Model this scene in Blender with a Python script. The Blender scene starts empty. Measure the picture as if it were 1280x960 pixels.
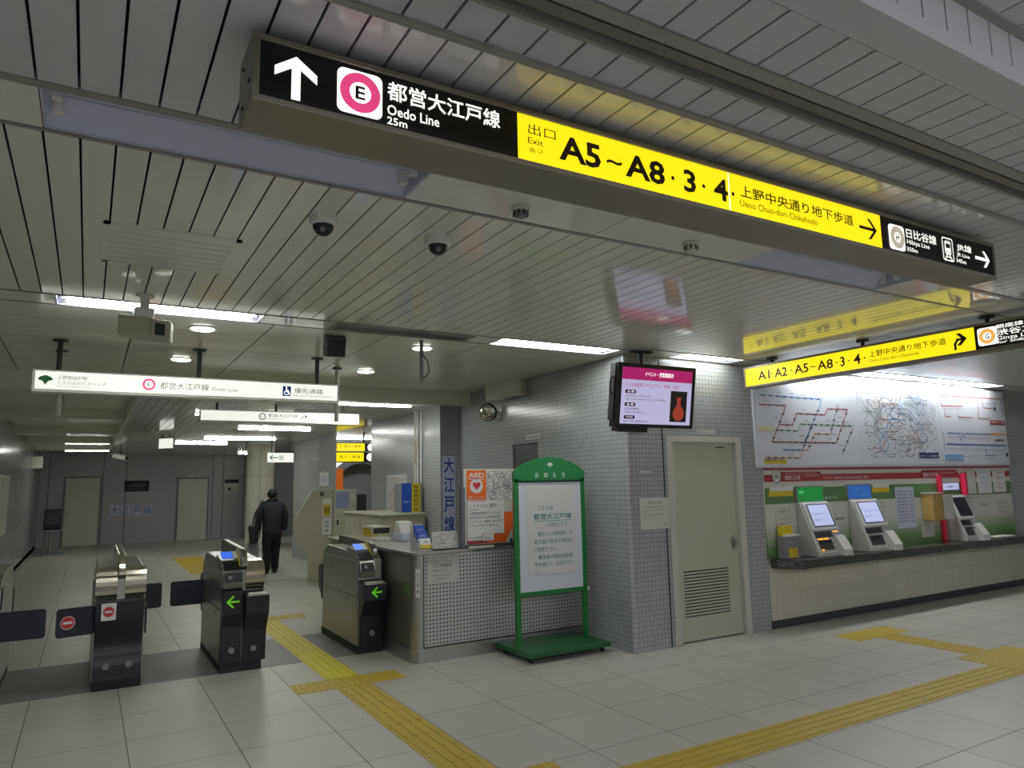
import bpy, bmesh, math, random
from mathutils import Vector, Matrix
random.seed(7)
S = bpy.context.scene
COL = S.collection
# ------------------------------------------------------------------ camera
FPX = 893.688
RC = ((0.8619184115884002, -0.5066613370961671, -0.019772234493183383),
      (-0.05272239743236949, -0.12833702085851895, 0.99032820715465),
      (0.5042985232715961, 0.8525396756568484, 0.13732844154436188))
EYE = 1.65
cam_d = bpy.data.cameras.new('camera'); cam = bpy.data.objects.new('camera', cam_d); COL.objects.link(cam)
cam_d.sensor_width = 36.0; cam_d.lens = 36.0 * FPX / 1280.0; cam_d.clip_start = 0.05; cam_d.clip_end = 200
r_, u_, f_ = [Vector(a) for a in RC]
cam.matrix_world = Matrix(((r_.x, u_.x, -f_.x, 0), (r_.y, u_.y, -f_.y, 0), (r_.z, u_.z, -f_.z, EYE), (0, 0, 0, 1)))
S.camera = cam
# ------------------------------------------------------------------ world, exposure
w = bpy.data.worlds.new('world'); S.world = w; w.use_nodes = True
w.node_tree.nodes['Background'].inputs[0].default_value = (0.6, 0.65, 0.7, 1)
w.node_tree.nodes['Background'].inputs[1].default_value = 0.05
S.view_settings.view_transform = 'Standard'; S.view_settings.look = 'None'
S.view_settings.gamma = 1.0; S.view_settings.use_curve_mapping = False
S.view_settings.exposure = 0.0
S.cycles.use_denoising = True
S.cycles.max_bounces = 10; S.cycles.diffuse_bounces = 5; S.cycles.glossy_bounces = 5
S.cycles.sample_clamp_indirect = 6.0
TUBE = 40.0      # radiance of the fluorescent tubes
LOW = 40.0       # radiance of the strip lamps in the low passage
HALL_FILL = 38.0      # radiance of the unseen strip lamps added behind the camera
SIGN = 1.0       # radiance of the backlit sign faces
# lamp rows added behind the camera, outside the frame, to light foreground and walls
HALL_FILL_ROWS = [(-3.5, -.6, 3.6), (1.0, -1.4, 3.6), (5.0, -1.4, 3.6), (10.0, -1.4, 3.6), (-3.5, -3.6, 3.6), (1.0, -3.6, 3.6), (5.0, -3.6, 3.6), (10.0, -3.6, 3.6)]


def px(x, y, ax, val):
    """point seen at pixel x, y of the 1280x960 photograph on the plane axis = val"""
    a, b = (x - 640) / FPX, -(y - 480) / FPX
    d = r_ * a + u_ * b + f_
    o = Vector((0, 0, EYE)); t = (val - o[ax]) / d[ax]
    return o + d * t

# ------------------------------------------------------------------ materials
def srgb(h):
    c = [int(h[i:i + 2], 16) / 255 for i in (0, 2, 4)]
    return tuple(x / 12.92 if x <= .04045 else ((x + .055) / 1.055) ** 2.4 for x in c) + (1,)

def mat(name, hexc, rough=.5, metal=0.0, noise=0.0, nscale=8.0, spec=.5, bump=0.0, bscale=60):
    m = bpy.data.materials.new(name); m.use_nodes = True
    nt = m.node_tree; b = nt.nodes['Principled BSDF']
    c = srgb(hexc)
    b.inputs['Base Color'].default_value = c
    b.inputs['Roughness'].default_value = rough; b.inputs['Metallic'].default_value = metal
    b.inputs['Specular IOR Level'].default_value = spec
    if noise or bump:
        tc = nt.nodes.new('ShaderNodeTexCoord')
    if noise:
        n = nt.nodes.new('ShaderNodeTexNoise'); n.inputs['Scale'].default_value = nscale; n.inputs['Detail'].default_value = 5
        nt.links.new(tc.outputs['Object'], n.inputs['Vector'])
        mx = nt.nodes.new('ShaderNodeMix'); mx.data_type = 'RGBA'
        mx.inputs[6].default_value = tuple(x * (1 - noise) for x in c[:3]) + (1,)
        mx.inputs[7].default_value = tuple(min(1, x * (1 + noise)) for x in c[:3]) + (1,)
        nt.links.new(n.outputs['Fac'], mx.inputs[0]); nt.links.new(mx.outputs[2], b.inputs['Base Color'])
    if bump:
        n2 = nt.nodes.new('ShaderNodeTexNoise'); n2.inputs['Scale'].default_value = bscale
        nt.links.new(tc.outputs['Object'], n2.inputs['Vector'])
        bp = nt.nodes.new('ShaderNodeBump'); bp.inputs['Strength'].default_value = bump; bp.inputs['Distance'].default_value = .002
        nt.links.new(n2.outputs['Fac'], bp.inputs['Height']); nt.links.new(bp.outputs['Normal'], b.inputs['Normal'])
    return m

def emis(name, hexc, strength, base='ffffff'):
    m = bpy.data.materials.new(name); m.use_nodes = True
    b = m.node_tree.nodes['Principled BSDF']
    b.inputs['Base Color'].default_value = tuple(x * .5 for x in srgb(hexc)[:3]) + (1,)
    b.inputs['Roughness'].default_value = .35
    b.inputs['Emission Color'].default_value = srgb(hexc); b.inputs['Emission Strength'].default_value = strength
    return m

def grid_mat(name, axis, size, c1, c2, grout, rough, mortar, shift=(0, 0), h=None, noise=.06):
    """square ceramic tiles; axis = the plane's normal"""
    m = bpy.data.materials.new(name); m.use_nodes = True
    nt = m.node_tree; b = nt.nodes['Principled BSDF']
    tc = nt.nodes.new('ShaderNodeTexCoord'); sp = nt.nodes.new('ShaderNodeSeparateXYZ'); cb = nt.nodes.new('ShaderNodeCombineXYZ')
    nt.links.new(tc.outputs['Object'], sp.inputs[0])
    if axis == 'z':
        srcs = (sp.outputs[0], sp.outputs[1])
    else:   # upright walls: run the courses along x + y, so faces along either axis are tiled
        al = nt.nodes.new('ShaderNodeMath'); al.operation = 'ADD'
        nt.links.new(sp.outputs[0], al.inputs[0]); nt.links.new(sp.outputs[1], al.inputs[1]); srcs = (al.outputs[0], sp.outputs[2])
    for k, (src, sh) in enumerate(zip(srcs, shift)):
        ad = nt.nodes.new('ShaderNodeMath'); ad.operation = 'ADD'; ad.inputs[1].default_value = 100 * size - sh
        nt.links.new(src, ad.inputs[0]); nt.links.new(ad.outputs[0], cb.inputs[k])
    br = nt.nodes.new('ShaderNodeTexBrick'); br.offset = 0; br.squash = 1
    br.inputs['Scale'].default_value = 1; br.inputs['Brick Width'].default_value = size; br.inputs['Row Height'].default_value = h or size
    br.inputs['Mortar Size'].default_value = mortar; br.inputs['Mortar Smooth'].default_value = .1
    br.inputs['Color1'].default_value = srgb(c1); br.inputs['Color2'].default_value = srgb(c2); br.inputs['Mortar'].default_value = srgb(grout)
    nt.links.new(cb.outputs[0], br.inputs['Vector'])
    n = nt.nodes.new('ShaderNodeTexNoise'); n.inputs['Scale'].default_value = 1.3; n.inputs['Detail'].default_value = 6
    nt.links.new(tc.outputs['Object'], n.inputs['Vector'])
    mp = nt.nodes.new('ShaderNodeMapRange'); mp.inputs['To Min'].default_value = 1 - noise; mp.inputs['To Max'].default_value = 1 + noise
    nt.links.new(n.outputs['Fac'], mp.inputs[0])
    mx = nt.nodes.new('ShaderNodeMix'); mx.data_type = 'RGBA'; mx.blend_type = 'MULTIPLY'; mx.inputs[0].default_value = 1
    nt.links.new(br.outputs['Color'], mx.inputs[6]); nt.links.new(mp.outputs[0], mx.inputs[7])
    nt.links.new(mx.outputs[2], b.inputs['Base Color'])
    rr = nt.nodes.new('ShaderNodeMapRange'); rr.inputs['To Min'].default_value = rough; rr.inputs['To Max'].default_value = .8
    nt.links.new(br.outputs['Fac'], rr.inputs[0]); nt.links.new(rr.outputs[0], b.inputs['Roughness'])
    bp = nt.nodes.new('ShaderNodeBump'); bp.invert = True; bp.inputs['Strength'].default_value = .35; bp.inputs['Distance'].default_value = .001
    nt.links.new(br.outputs['Fac'], bp.inputs['Height']); nt.links.new(bp.outputs['Normal'], b.inputs['Normal'])
    return m

M = {}
M['tile_y'] = grid_mat('wall_tile_y', 'y', .047, 'a9acac', 'a1a4a4', '5c5f60', .18, .0021)
M['tile_x'] = grid_mat('wall_tile_x', 'x', .047, 'a9acac', 'a1a4a4', '5c5f60', .18, .0021)
M['floor'] = grid_mat('floor_tile', 'z', .6173, 'b7b5ad', 'b0aea6', '64625d', .36, .0034, (.31, .108), noise=.08)
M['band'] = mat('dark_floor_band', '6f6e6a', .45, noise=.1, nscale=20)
M['kick_tile'] = grid_mat('beige_wall_tile', 'y', .30, 'c4c1b0', 'b8b6aa', 'a09d90', .35, .0025, (.05, .09))
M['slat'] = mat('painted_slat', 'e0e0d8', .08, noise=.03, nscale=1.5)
M['slat_front_dim'] = mat('painted_slat_front_dim', 'bab8bb', .3, noise=.04, nscale=1.5)  # same slat paint, darkened to stand in for the dimmer light at the front
M['slat_mid_dim'] = mat('painted_slat_mid_dim', 'cecdcf', .16, noise=.03, nscale=1.5)  # slat paint again, partly darkened for the less lit band around the big sign
M['cpanel'] = mat('ceiling_panel', 'd8d8ca', .2, noise=.05, nscale=1.2)
M['gapdark'] = mat('gap_dark', '3a3a37', .9)
M['trimgrey'] = mat('trim_grey', '8d8c87', .4)
M['rail'] = mat('rail_grey', '6e6a62', .45)
M['tray'] = mat('lamp_tray', 'c2c6da', .35)
M['white'] = mat('white_paint', 'dcdcd8', .4)
M['offwhite'] = mat('off_white', 'c9c8bd', .45)
M['beige'] = mat('beige_paint', 'a9a58f', .45, noise=.04)
M['beige2'] = mat('pale_beige', 'b8b6a4', .45)
M['door'] = mat('door_paint', 'b4b4a4', .4, noise=.03)
M['frame'] = mat('door_frame', 'bdbdb4', .4)
M['steel'] = mat('brushed_steel', 'a8a7a2', .32, .85, noise=.06, nscale=30)
M['steeldark'] = mat('dark_steel', '77766f', .3, .85, noise=.06, nscale=20)
M['chrome'] = mat('chrome', 'd6d2c4', .16, 1.0)
M['black'] = mat('black_plastic', '131419', .3)
M['blackmat'] = mat('black_matte', '15151a', .6)
M['navy'] = mat('navy_flap', '0c1022', .35)
M['darkgrey'] = mat('dark_grey', '3a3b3c', .5)
M['midgrey'] = mat('mid_grey', '7d7e80', .5)
M['signframe'] = mat('sign_frame', '8d887c', .38, .5)
M['signback'] = mat('sign_black', '16130f', .35)
M['brown'] = mat('sign_brown_print', '33200a', .5)
M['inkgrey'] = mat('ink_grey', '4b4d50', .6)
M['ink'] = mat('ink_black', '1b1b1d', .6)
M['paper'] = mat('paper', 'd2d2cf', .7)
M['paperdim'] = mat('paper_dim', 'bdbdb6', .7)
M['green'] = mat('green_paint', '0c7434', .35)
M['greendark'] = mat('green_base', '0d5a30', .4, noise=.1)
M['greenink'] = mat('green_ink', '3f7f76', .6)
M['teal'] = mat('teal_ink', '2d8a80', .6)
M['board'] = mat('board_white', 'cfd3dc', .3)
M['pink'] = mat('pink', 'd0446f', .5)
M['red'] = mat('red', 'b8232a', .45)
M['darkred'] = mat('dark_red', '9c3540', .45)
M['redneon'] = mat('red_tube', 'dc2c50', .4)
M['machine'] = mat('machine_grey', 'b4b4b0', .4)
M['machine2'] = mat('machine_pale', 'c8c8c6', .35)
M['orange'] = mat('orange', 'dc6216', .45)
M['blue'] = mat('blue', '1848a8', .45)
M['blueline'] = mat('blue_line', '4a6fc0', .5)
M['skyline'] = mat('sky_line', '5f9fd8', .5)
M['greenline'] = mat('green_line', '7fae8a', .5)
M['greyline'] = mat('grey_line', '8d8f96', .5)
M['orangeline'] = mat('orange_line', 'd9975a', .5)
M['redline'] = mat('red_line', 'a83a50', .5)
M['yellow'] = mat('yellow_plastic', 'c9b117', .5)
M['tact'] = mat('tactile_yellow', 'b59a28', .55, noise=.14, nscale=6)
M['tactnew'] = mat('tactile_bright_yellow', 'cfc01c', .5, noise=.1, nscale=6)
M['granite'] = mat('granite', '4a4b49', .22, noise=.8, nscale=90)
def granite():
    m = bpy.data.materials.new('granite_speckle'); m.use_nodes = True; nt = m.node_tree; b = nt.nodes['Principled BSDF']; b.inputs['Roughness'].default_value = .22
    tc = nt.nodes.new('ShaderNodeTexCoord'); n = nt.nodes.new('ShaderNodeTexNoise'); n.inputs['Scale'].default_value = 55; n.inputs['Detail'].default_value = 8
    cr = nt.nodes.new('ShaderNodeValToRGB'); e = cr.color_ramp.elements; e[0].position = .46; e[0].color = srgb('30312f'); e[1].position = .70; e[1].color = srgb('6f716e')
    nt.links.new(tc.outputs['Object'], n.inputs['Vector']); nt.links.new(n.outputs['Fac'], cr.inputs[0]); nt.links.new(cr.outputs[0], b.inputs['Base Color'])
    return m
M['granite'] = granite()
M['screen'] = emis('screen_glow', 'b9bfe6', .75)
M['screenblue'] = emis('screen_blue', '3d6ee0', .8)
M['screenoff'] = mat('screen_off', '252733', .15)
M['tv_screen'] = emis('tv_lavender', 'c3bfe4', .72)
M['tvpink'] = emis('tv_pink', 'c01d78', .6)
M['tvink'] = mat('tv_ink', '5a2a74', .6)
M['tvdark'] = mat('tv_dark', '221f26', .6)
M['vase'] = mat('clay', 'b4513f', .5, noise=.2, nscale=30)
M['dispgreen'] = emis('display_green', '1f9a44', .4)
M['dispblue'] = emis('display_blue', '2f68b8', .5)
M['ledgreen'] = emis('led_green', '6cf0b0', .9)
M['ledorange'] = emis('led_orange', 'ffb040', 1.2)
M['arrowgreen'] = emis('arrow_green', '74e01c', .3)
M['lit_white'] = emis('backlit_white', 'fffdf6', SIGN * 1.15)
M['lit_white2'] = emis('backlit_white_sign', 'fdfff6', SIGN * .82)
M['lit_yellow'] = emis('backlit_yellow', 'ffe814', SIGN * 1.0)
M['lit_cream'] = emis('backlit_cream', 'e6dfcd', SIGN * .95)
M['lit_pink'] = emis('backlit_pink', 'e2457f', SIGN * .9)
M['lit_amber'] = emis('backlit_amber', 'efae55', SIGN * .95)
M['lit_grey'] = emis('backlit_silver', 'b9b09c', SIGN * .9)
M['tube'] = emis('fluorescent_tube', 'fafdf5', TUBE)
M['tube_dim'] = emis('weak_fluorescent_tube', 'fafdf5', 20)
M['down'] = emis('downlight_lamp', 'fbfff0', 26)
M['skin'] = mat('skin', '8a6a58', .6)
M['hair'] = mat('hair', '0f0e10', .6)
M['jacket'] = mat('jacket_cloth', '1c202a', .8, noise=.1, nscale=30)
M['trouser'] = mat('trouser_cloth', '0b0b0d', .85)
M['bag'] = mat('bag_leather', '101014', .5)
M['plasticbag'] = mat('plastic_bag', '8d8d92', .5)
M['glass'] = mat('partition_edge', '5d6163', .3)
M['backwall'] = mat('back_wall_panel', 'a9aaac', .42, noise=.04, nscale=.8)
M['whitecol'] = mat('column_panel', 'bdbab0', .4, noise=.03)
M['cardboard'] = mat('cardboard', 'b09055', .7)

def perf_mat():
    """steel sheet with a grid of small round holes"""
    m = bpy.data.materials.new('perforated_steel'); m.use_nodes = True
    nt = m.node_tree; b = nt.nodes['Principled BSDF']; b.inputs['Metallic'].default_value = .45; b.inputs['Roughness'].default_value = .42
    tc = nt.nodes.new('ShaderNodeTexCoord'); sp = nt.nodes.new('ShaderNodeSeparateXYZ'); nt.links.new(tc.outputs['Object'], sp.inputs[0])
    prev = None
    for k in (0, 2):
        d = nt.nodes.new('ShaderNodeMath'); d.operation = 'DIVIDE'; d.inputs[1].default_value = .036
        nt.links.new(sp.outputs[k], d.inputs[0])
        fr = nt.nodes.new('ShaderNodeMath'); fr.operation = 'FRACT'; nt.links.new(d.outputs[0], fr.inputs[0])
        su = nt.nodes.new('ShaderNodeMath'); su.operation = 'SUBTRACT'; su.inputs[1].default_value = .5; nt.links.new(fr.outputs[0], su.inputs[0])
        sq = nt.nodes.new('ShaderNodeMath'); sq.operation = 'POWER'; sq.inputs[1].default_value = 2; nt.links.new(su.outputs[0], sq.inputs[0])
        if prev:
            ad = nt.nodes.new('ShaderNodeMath'); ad.operation = 'ADD'; nt.links.new(prev.outputs[0], ad.inputs[0]); nt.links.new(sq.outputs[0], ad.inputs[1]); prev = ad
        else:
            prev = sq
    lt = nt.nodes.new('ShaderNodeMath'); lt.operation = 'LESS_THAN'; lt.inputs[1].default_value = .05; nt.links.new(prev.outputs[0], lt.inputs[0])
    mx = nt.nodes.new('ShaderNodeMix'); mx.data_type = 'RGBA'; mx.inputs[6].default_value = srgb('b9b9b6'); mx.inputs[7].default_value = srgb('2c2d2e')
    nt.links.new(lt.outputs[0], mx.inputs[0]); nt.links.new(mx.outputs[2], b.inputs['Base Color'])
    return m
M['perf'] = perf_mat()

def fade_mat():
    """printed panel: white with a green fade along its foot (a print on the panel itself)"""
    m = bpy.data.materials.new('printed_wall_panel'); m.use_nodes = True
    nt = m.node_tree; b = nt.nodes['Principled BSDF']; b.inputs['Roughness'].default_value = .35
    tc = nt.nodes.new('ShaderNodeTexCoord'); sp = nt.nodes.new('ShaderNodeSeparateXYZ'); nt.links.new(tc.outputs['Object'], sp.inputs[0])
    mr = nt.nodes.new('ShaderNodeMapRange'); mr.inputs['From Min'].default_value = -.03; mr.inputs['From Max'].default_value = .37
    nt.links.new(sp.outputs[2], mr.inputs[0])
    cr = nt.nodes.new('ShaderNodeValToRGB'); cr.color_ramp.elements[0].color = srgb('4c6d38'); cr.color_ramp.elements[1].color = srgb('c6c8c0')
    e = cr.color_ramp.elements.new(.35); e.color = srgb('6a8a50')
    nt.links.new(mr.outputs[0], cr.inputs[0]); nt.links.new(cr.outputs[0], b.inputs['Base Color'])
    return m
M['fade'] = fade_mat()

# ------------------------------------------------------------------ mesh helpers
ORG = {}
class Fr:
    def __init__(s, o, u, v=(0, 0, 1)):
        s.o = Vector(o); s.u = Vector(u).normalized(); s.v = Vector(v).normalized(); s.n = s.u.cross(s.v)
    def p(s, a, b, c=0.0): return s.o + s.u * a + s.v * b + s.n * c
def FY(y, x=0, z=0): return Fr((x, y, z), (1, 0, 0))        # faces -Y
def FX(x, y=0, z=0): return Fr((x, y, z), (0, -1, 0))       # faces -X (u runs along -Y)
TXT = {}
def txt_mesh(s, bold):
    k = (s, bold)
    if k not in TXT:
        c = bpy.data.curves.new('txt', 'FONT'); c.body = s; c.size = 1; c.resolution_u = 2; c.offset = bold
        o = bpy.data.objects.new('txt', c); m = bpy.data.meshes.new_from_object(o)
        TXT[k] = ([v.co.copy() for v in m.vertices], [tuple(p.vertices) for p in m.polygons])
        bpy.data.objects.remove(o); bpy.data.meshes.remove(m); bpy.data.curves.remove(c)
    return TXT[k]

class MB:
    def __init__(s): s.v = []; s.f = []; s.sm = []
    def add(s, vs, fs, smooth=False):
        b = len(s.v); s.v += [Vector(a) for a in vs]
        for f in fs: s.f.append(tuple(b + i for i in f)); s.sm.append(smooth)
        return s
    def box(s, x0, x1, y0, y1, z0, z1):
        return s.add([(x0, y0, z0), (x1, y0, z0), (x1, y1, z0), (x0, y1, z0), (x0, y0, z1), (x1, y0, z1), (x1, y1, z1), (x0, y1, z1)],
                     [(0, 3, 2, 1), (4, 5, 6, 7), (0, 1, 5, 4), (1, 2, 6, 5), (2, 3, 7, 6), (3, 0, 4, 7)])
    def fbox(s, F, u0, u1, v0, v1, n0, n1):
        q = [F.p(u, v, n) for n in (n0, n1) for (u, v) in ((u0, v0), (u1, v0), (u1, v1), (u0, v1))]
        return s.add(q, [(0, 3, 2, 1), (4, 5, 6, 7), (0, 1, 5, 4), (1, 2, 6, 5), (2, 3, 7, 6), (3, 0, 4, 7)])
    def quad(s, F, u0, u1, v0, v1, n=0.0):
        return s.add([F.p(u0, v0, n), F.p(u1, v0, n), F.p(u1, v1, n), F.p(u0, v1, n)], [(0, 1, 2, 3)])
    def poly(s, F, pts, n=0.0):
        return s.add([F.p(a, b, n) for a, b in pts], [tuple(range(len(pts)))])
    def prism(s, F, pts, n0, n1):
        k = len(pts)
        q = [F.p(a, b, n0) for a, b in pts] + [F.p(a, b, n1) for a, b in pts]
        return s.add(q, [tuple(range(k))[::-1], tuple(range(k, 2 * k))] + [(i, (i + 1) % k, k + (i + 1) % k, k + i) for i in range(k)])
    def rrect(s, u0, u1, v0, v1, r, n=5):
        out = []
        for cx, cy, a0 in ((u1 - r, v1 - r, 0), (u0 + r, v1 - r, 90), (u0 + r, v0 + r, 180), (u1 - r, v0 + r, 270)):
            for i in range(n + 1):
                a = math.radians(a0 + 90 * i / n); out.append((cx + r * math.cos(a), cy + r * math.sin(a)))
        return out
    def disc(s, F, u, v, r, n=0.0, seg=28, ry=None):
        ry = ry or r
        return s.poly(F, [(u + r * math.cos(2 * math.pi * i / seg), v + ry * math.sin(2 * math.pi * i / seg)) for i in range(seg)], n)
    def ring(s, F, u, v, r0, r1, n=0.0, seg=36, k=1.0):
        q = []
        for r in (r0, r1): q += [F.p(u + r * math.cos(2 * math.pi * i / seg), v + k * r * math.sin(2 * math.pi * i / seg), n) for i in range(seg)]
        return s.add(q, [(i, (i + 1) % seg, seg + (i + 1) % seg, seg + i) for i in range(seg)])
    def ribbon(s, F, pts, wd, n=0.0):
        for (a, b), (c, d) in zip(pts, pts[1:]):
            L = math.hypot(c - a, d - b)
            if L < 1e-6: continue
            ex, ey = (c - a) / L * wd / 2, (d - b) / L * wd / 2
            s.add([F.p(a - ex - ey, b - ey + ex, n), F.p(a - ex + ey, b - ey - ex, n), F.p(c + ex + ey, d + ey - ex, n), F.p(c + ex - ey, d + ey + ex, n)], [(0, 1, 2, 3)])
        return s
    def text(s, F, t, u0, v0, h, u1=None, n=.001, bold=.0, align='l'):
        """lettering whose bounding box starts at u0, v0, is h high and, if u1 is given, ends at u1"""
        vs, fs = txt_mesh(t, bold)
        if not vs: return s
        xs = [v.x for v in vs]; ys = [v.y for v in vs]; x0, x1, y0, y1 = min(xs), max(xs), min(ys), max(ys)
        sy = h / (y1 - y0); sx = (u1 - u0) / (x1 - x0) if u1 is not None else sy
        if align == 'c' and u1 is None: u0 -= (x1 - x0) * sx / 2
        return s.add([F.p(u0 + (v.x - x0) * sx, v0 + (v.y - y0) * sy, n) for v in vs], fs)
    def tube(s, p0, p1, r, seg=12, r1=None, smooth=True):
        p0, p1 = Vector(p0), Vector(p1); d = (p1 - p0).normalized()
        a = d.orthogonal().normalized(); b = d.cross(a); r1 = r if r1 is None else r1
        q = [p + (a * math.cos(2 * math.pi * i / seg) + b * math.sin(2 * math.pi * i / seg)) * rr for p, rr in ((p0, r), (p1, r1)) for i in range(seg)]
        s.add(q, [(i, (i + 1) % seg, seg + (i + 1) % seg, seg + i) for i in range(seg)], smooth)
        s.add(q[:seg], [tuple(range(seg))[::-1]]); s.add(q[seg:], [tuple(range(seg))])
        return s
    def path(s, pts, r, seg=8):
        for a, b in zip(pts, pts[1:]): s.tube(a, b, r, seg)
        return s
    def lathe(s, c, prof, seg=28, axis=(0, 0, 1)):
        d = Vector(axis).normalized(); a = d.orthogonal().normalized(); b = d.cross(a); c = Vector(c); k = len(prof)
        q = [c + d * z + (a * math.cos(2 * math.pi * i / seg) + b * math.sin(2 * math.pi * i / seg)) * r for r, z in prof for i in range(seg)]
        fs = [(j * seg + i, j * seg + (i + 1) % seg, (j + 1) * seg + (i + 1) % seg, (j + 1) * seg + i) for j in range(k - 1) for i in range(seg)]
        s.add(q, fs, True)
        for j, rev in ((0, True), (k - 1, False)):
            if prof[j][0] > 1e-5:
                f = tuple(range(seg)); s.add(q[j * seg:(j + 1) * seg], [f[::-1] if rev else f])
        return s
    def build(s, name, m, parent=None, bevel=0.0):
        me = bpy.data.meshes.new(name); org = ORG.get(parent.name, Vector()) if parent else Vector()
        me.from_pydata([v - org for v in s.v], [], s.f); me.materials.append(M[m] if isinstance(m, str) else m)
        me.polygons.foreach_set('use_smooth', s.sm); me.update()
        o = bpy.data.objects.new(name, me); COL.objects.link(o)
        if parent: o.parent = parent; ORG[o.name] = org
        if bevel:
            b = o.modifiers.new('bevel', 'BEVEL'); b.width = bevel; b.segments = 2; b.limit_method = 'ANGLE'; b.angle_limit = .6
        return o

def tag(o, label, cat, group=None):
    o['label'] = label; o['category'] = cat
    if group: o['group'] = group
    return o
def thing(name, label, cat, loc, group=None):
    o = bpy.data.objects.new(name, None); COL.objects.link(o); o.location = loc; o.empty_display_size = .1
    ORG[o.name] = Vector(loc)
    return tag(o, label, cat, group)
def struct(o): o['kind'] = 'structure'; return o

# ================================================================== THE SETTING
XL, XR, YB, CZ, NZ, LZ = -8.0, 16.0, -6.0, 2.93, 2.79, 2.77
struct(MB().quad(Fr((0, 0, 0), (1, 0, 0), (0, 1, 0)), XL, XR, YB, 30).build('floor', 'floor'))
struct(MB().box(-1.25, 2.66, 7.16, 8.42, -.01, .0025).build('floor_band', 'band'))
# --- walls
def tile_wall(name, m, *a): return struct(MB().box(*a).build(name, m))
tile_wall('wall_left', 'tile_x', -1.45, -1.25, 7.2, 26, 0, 3.1)
tile_wall('wall_left_front', 'tile_y', XL, -1.45, 7.2, 7.4, 0, 3.1)
# wall with the service door: opening x 5.18..6.22 z 0..2.11
m_ = MB().box(4.63, 5.15, 5.6, 5.8, 0, 3.1).box(6.25, 6.57, 5.6, 5.8, 0, 3.1).box(5.15, 6.25, 5.6, 5.8, 2.11, 3.1).box(6.57, XR, 5.6, 5.8, 0, 3.1)
struct(m_.build('wall_front', 'tile_y'))
struct(MB().box(4.63, 4.83, 5.8, 7.25, 0, 3.1).box(4.63, 4.83, 7.25, 7.86, 2.13, 3.1).box(4.63, 4.83, 7.86, 9.5, 0, 3.1).build('wall_return', 'tile_x'))
tile_wall('wall_office_pillar', 'tile_y', 4.3, 4.63, 9.312, 9.32, 0, 3.1)
tile_wall('wall_office', 'tile_x', 4.3, 4.5, 9.32, 12.2, 0, 3.1)
struct(MB().lathe((4.645, 5.615, 0), [(.028, .0), (.028, 2.92)], 20).build('trim_1', 'tile_x'))
struct(MB().box(4.83, 5.15, 5.79, 8, 0, 3.1).build('wall_core', 'darkgrey'))
struct(MB().box(XL - .2, XL, YB, 7.4, 0, 3.4).build('wall_far_left', 'offwhite'))
struct(MB().box(XR, XR + .2, YB, 5.8, 0, 3.4).build('wall_far_right', 'offwhite'))
struct(MB().box(XL, XR, YB - .2, YB, 0, 3.4).build('wall_behind', 'offwhite'))
# back wall with panel joints
m_ = MB().box(-1.45, 4.62, 26, 26.2, 0, 3.1)
struct(m_.build('wall_back', 'backwall'))
m_ = MB()
for x in (-1.02, .42, 1.05, 3.62, 3.95): m_.box(x - .008, x + .008, 25.99, 26.0, 0, 2.9)
struct(m_.build('trim_2', 'darkgrey'))
struct(MB().box(4.6, 4.8, 25.2, 26.2, 0, 3.1).build('wall_back_return', 'backwall'))
# escalator hall beyond the columns
struct(MB().box(4.8, 12, 26, 26.2, 0, 3.2).build('wall_hall_back', 'midgrey'))
struct(MB().box(11.9, 12.1, 12.2, 26, 0, 3.2).build('wall_hall_right', 'midgrey'))
struct(MB().box(4.5, 12, 12.05, 12.2, 0, 3.2).build('wall_hall_front', 'tile_y'))
struct(MB().box(4.3, 12, 9.5, 26.2, 2.95, 3.0).build('ceiling_hall', 'cpanel'))
# tiled square column and round white column
struct(MB().box(4.36, 4.74, 15.75, 18.0, 0, 2.95).build('pillar_tiled', 'tile_x'))
m_ = MB().lathe((4.08, 20.6, 0), [(.36, 0), (.36, 2.9)], 40)
wc = struct(m_.build('pillar_round', 'whitecol'))
m_ = MB()
for z in (.02, 1.0, 1.98): m_.lathe((4.08, 20.6, z), [(.362, 0), (.362, .012)], 40)
m_.box(4.0, 4.008, 20.23, 20.245, 0, 2.9)
struct(m_.build('trim_3', 'midgrey'))

# --- ceilings
def slats(name, m, x0, x1, y0, y1, z, phase, period=.1156, gap=.0085):
    mb = MB(); k0 = math.floor((x0 - phase) / period); k1 = math.ceil((x1 - phase) / period)
    for k in range(k0, k1):
        a, b = max(x0, phase + k * period + gap / 2), min(x1, phase + (k + 1) * period - gap / 2)
        if b > a: mb.box(a, b, y0, y1, z, z + .012)
    return struct(mb.build(name, m))
struct(MB().box(XL, XR, .95, 1.55, NZ + .05, NZ + .06).build('ceiling_back_near', 'gapdark'))
struct(MB().box(XL, XR, 1.5, 9.1, CZ + .12, CZ + .14).build('ceiling_back_main', 'gapdark'))
slats('ceiling_near', 'slat_front_dim', XL, XR, 1.035, 1.238, NZ, 1.083)
slats('ceiling_near_strip', 'slat_front_dim', XL, XR, 1.376, 1.512, NZ, .949)
struct(MB().box(XL, XR, .94, 1.03, NZ - .004, NZ + .05).build('trim_4', 'slat_front_dim'))
struct(MB().box(XL, XR, 1.512, 1.537, NZ - .010, CZ + .02).build('trim_5', 'trimgrey'))
struct(MB().box(XL, XR, 1.24, 1.283, NZ - .006, NZ + .03).box(XL, XR, 1.362, 1.376, NZ - .008, NZ + .04).build('trim_6', 'trimgrey'))
struct(MB().box(XL, XR, 1.298, 1.335, NZ + .0, NZ + .03).build('trim_7', 'rail'))
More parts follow.
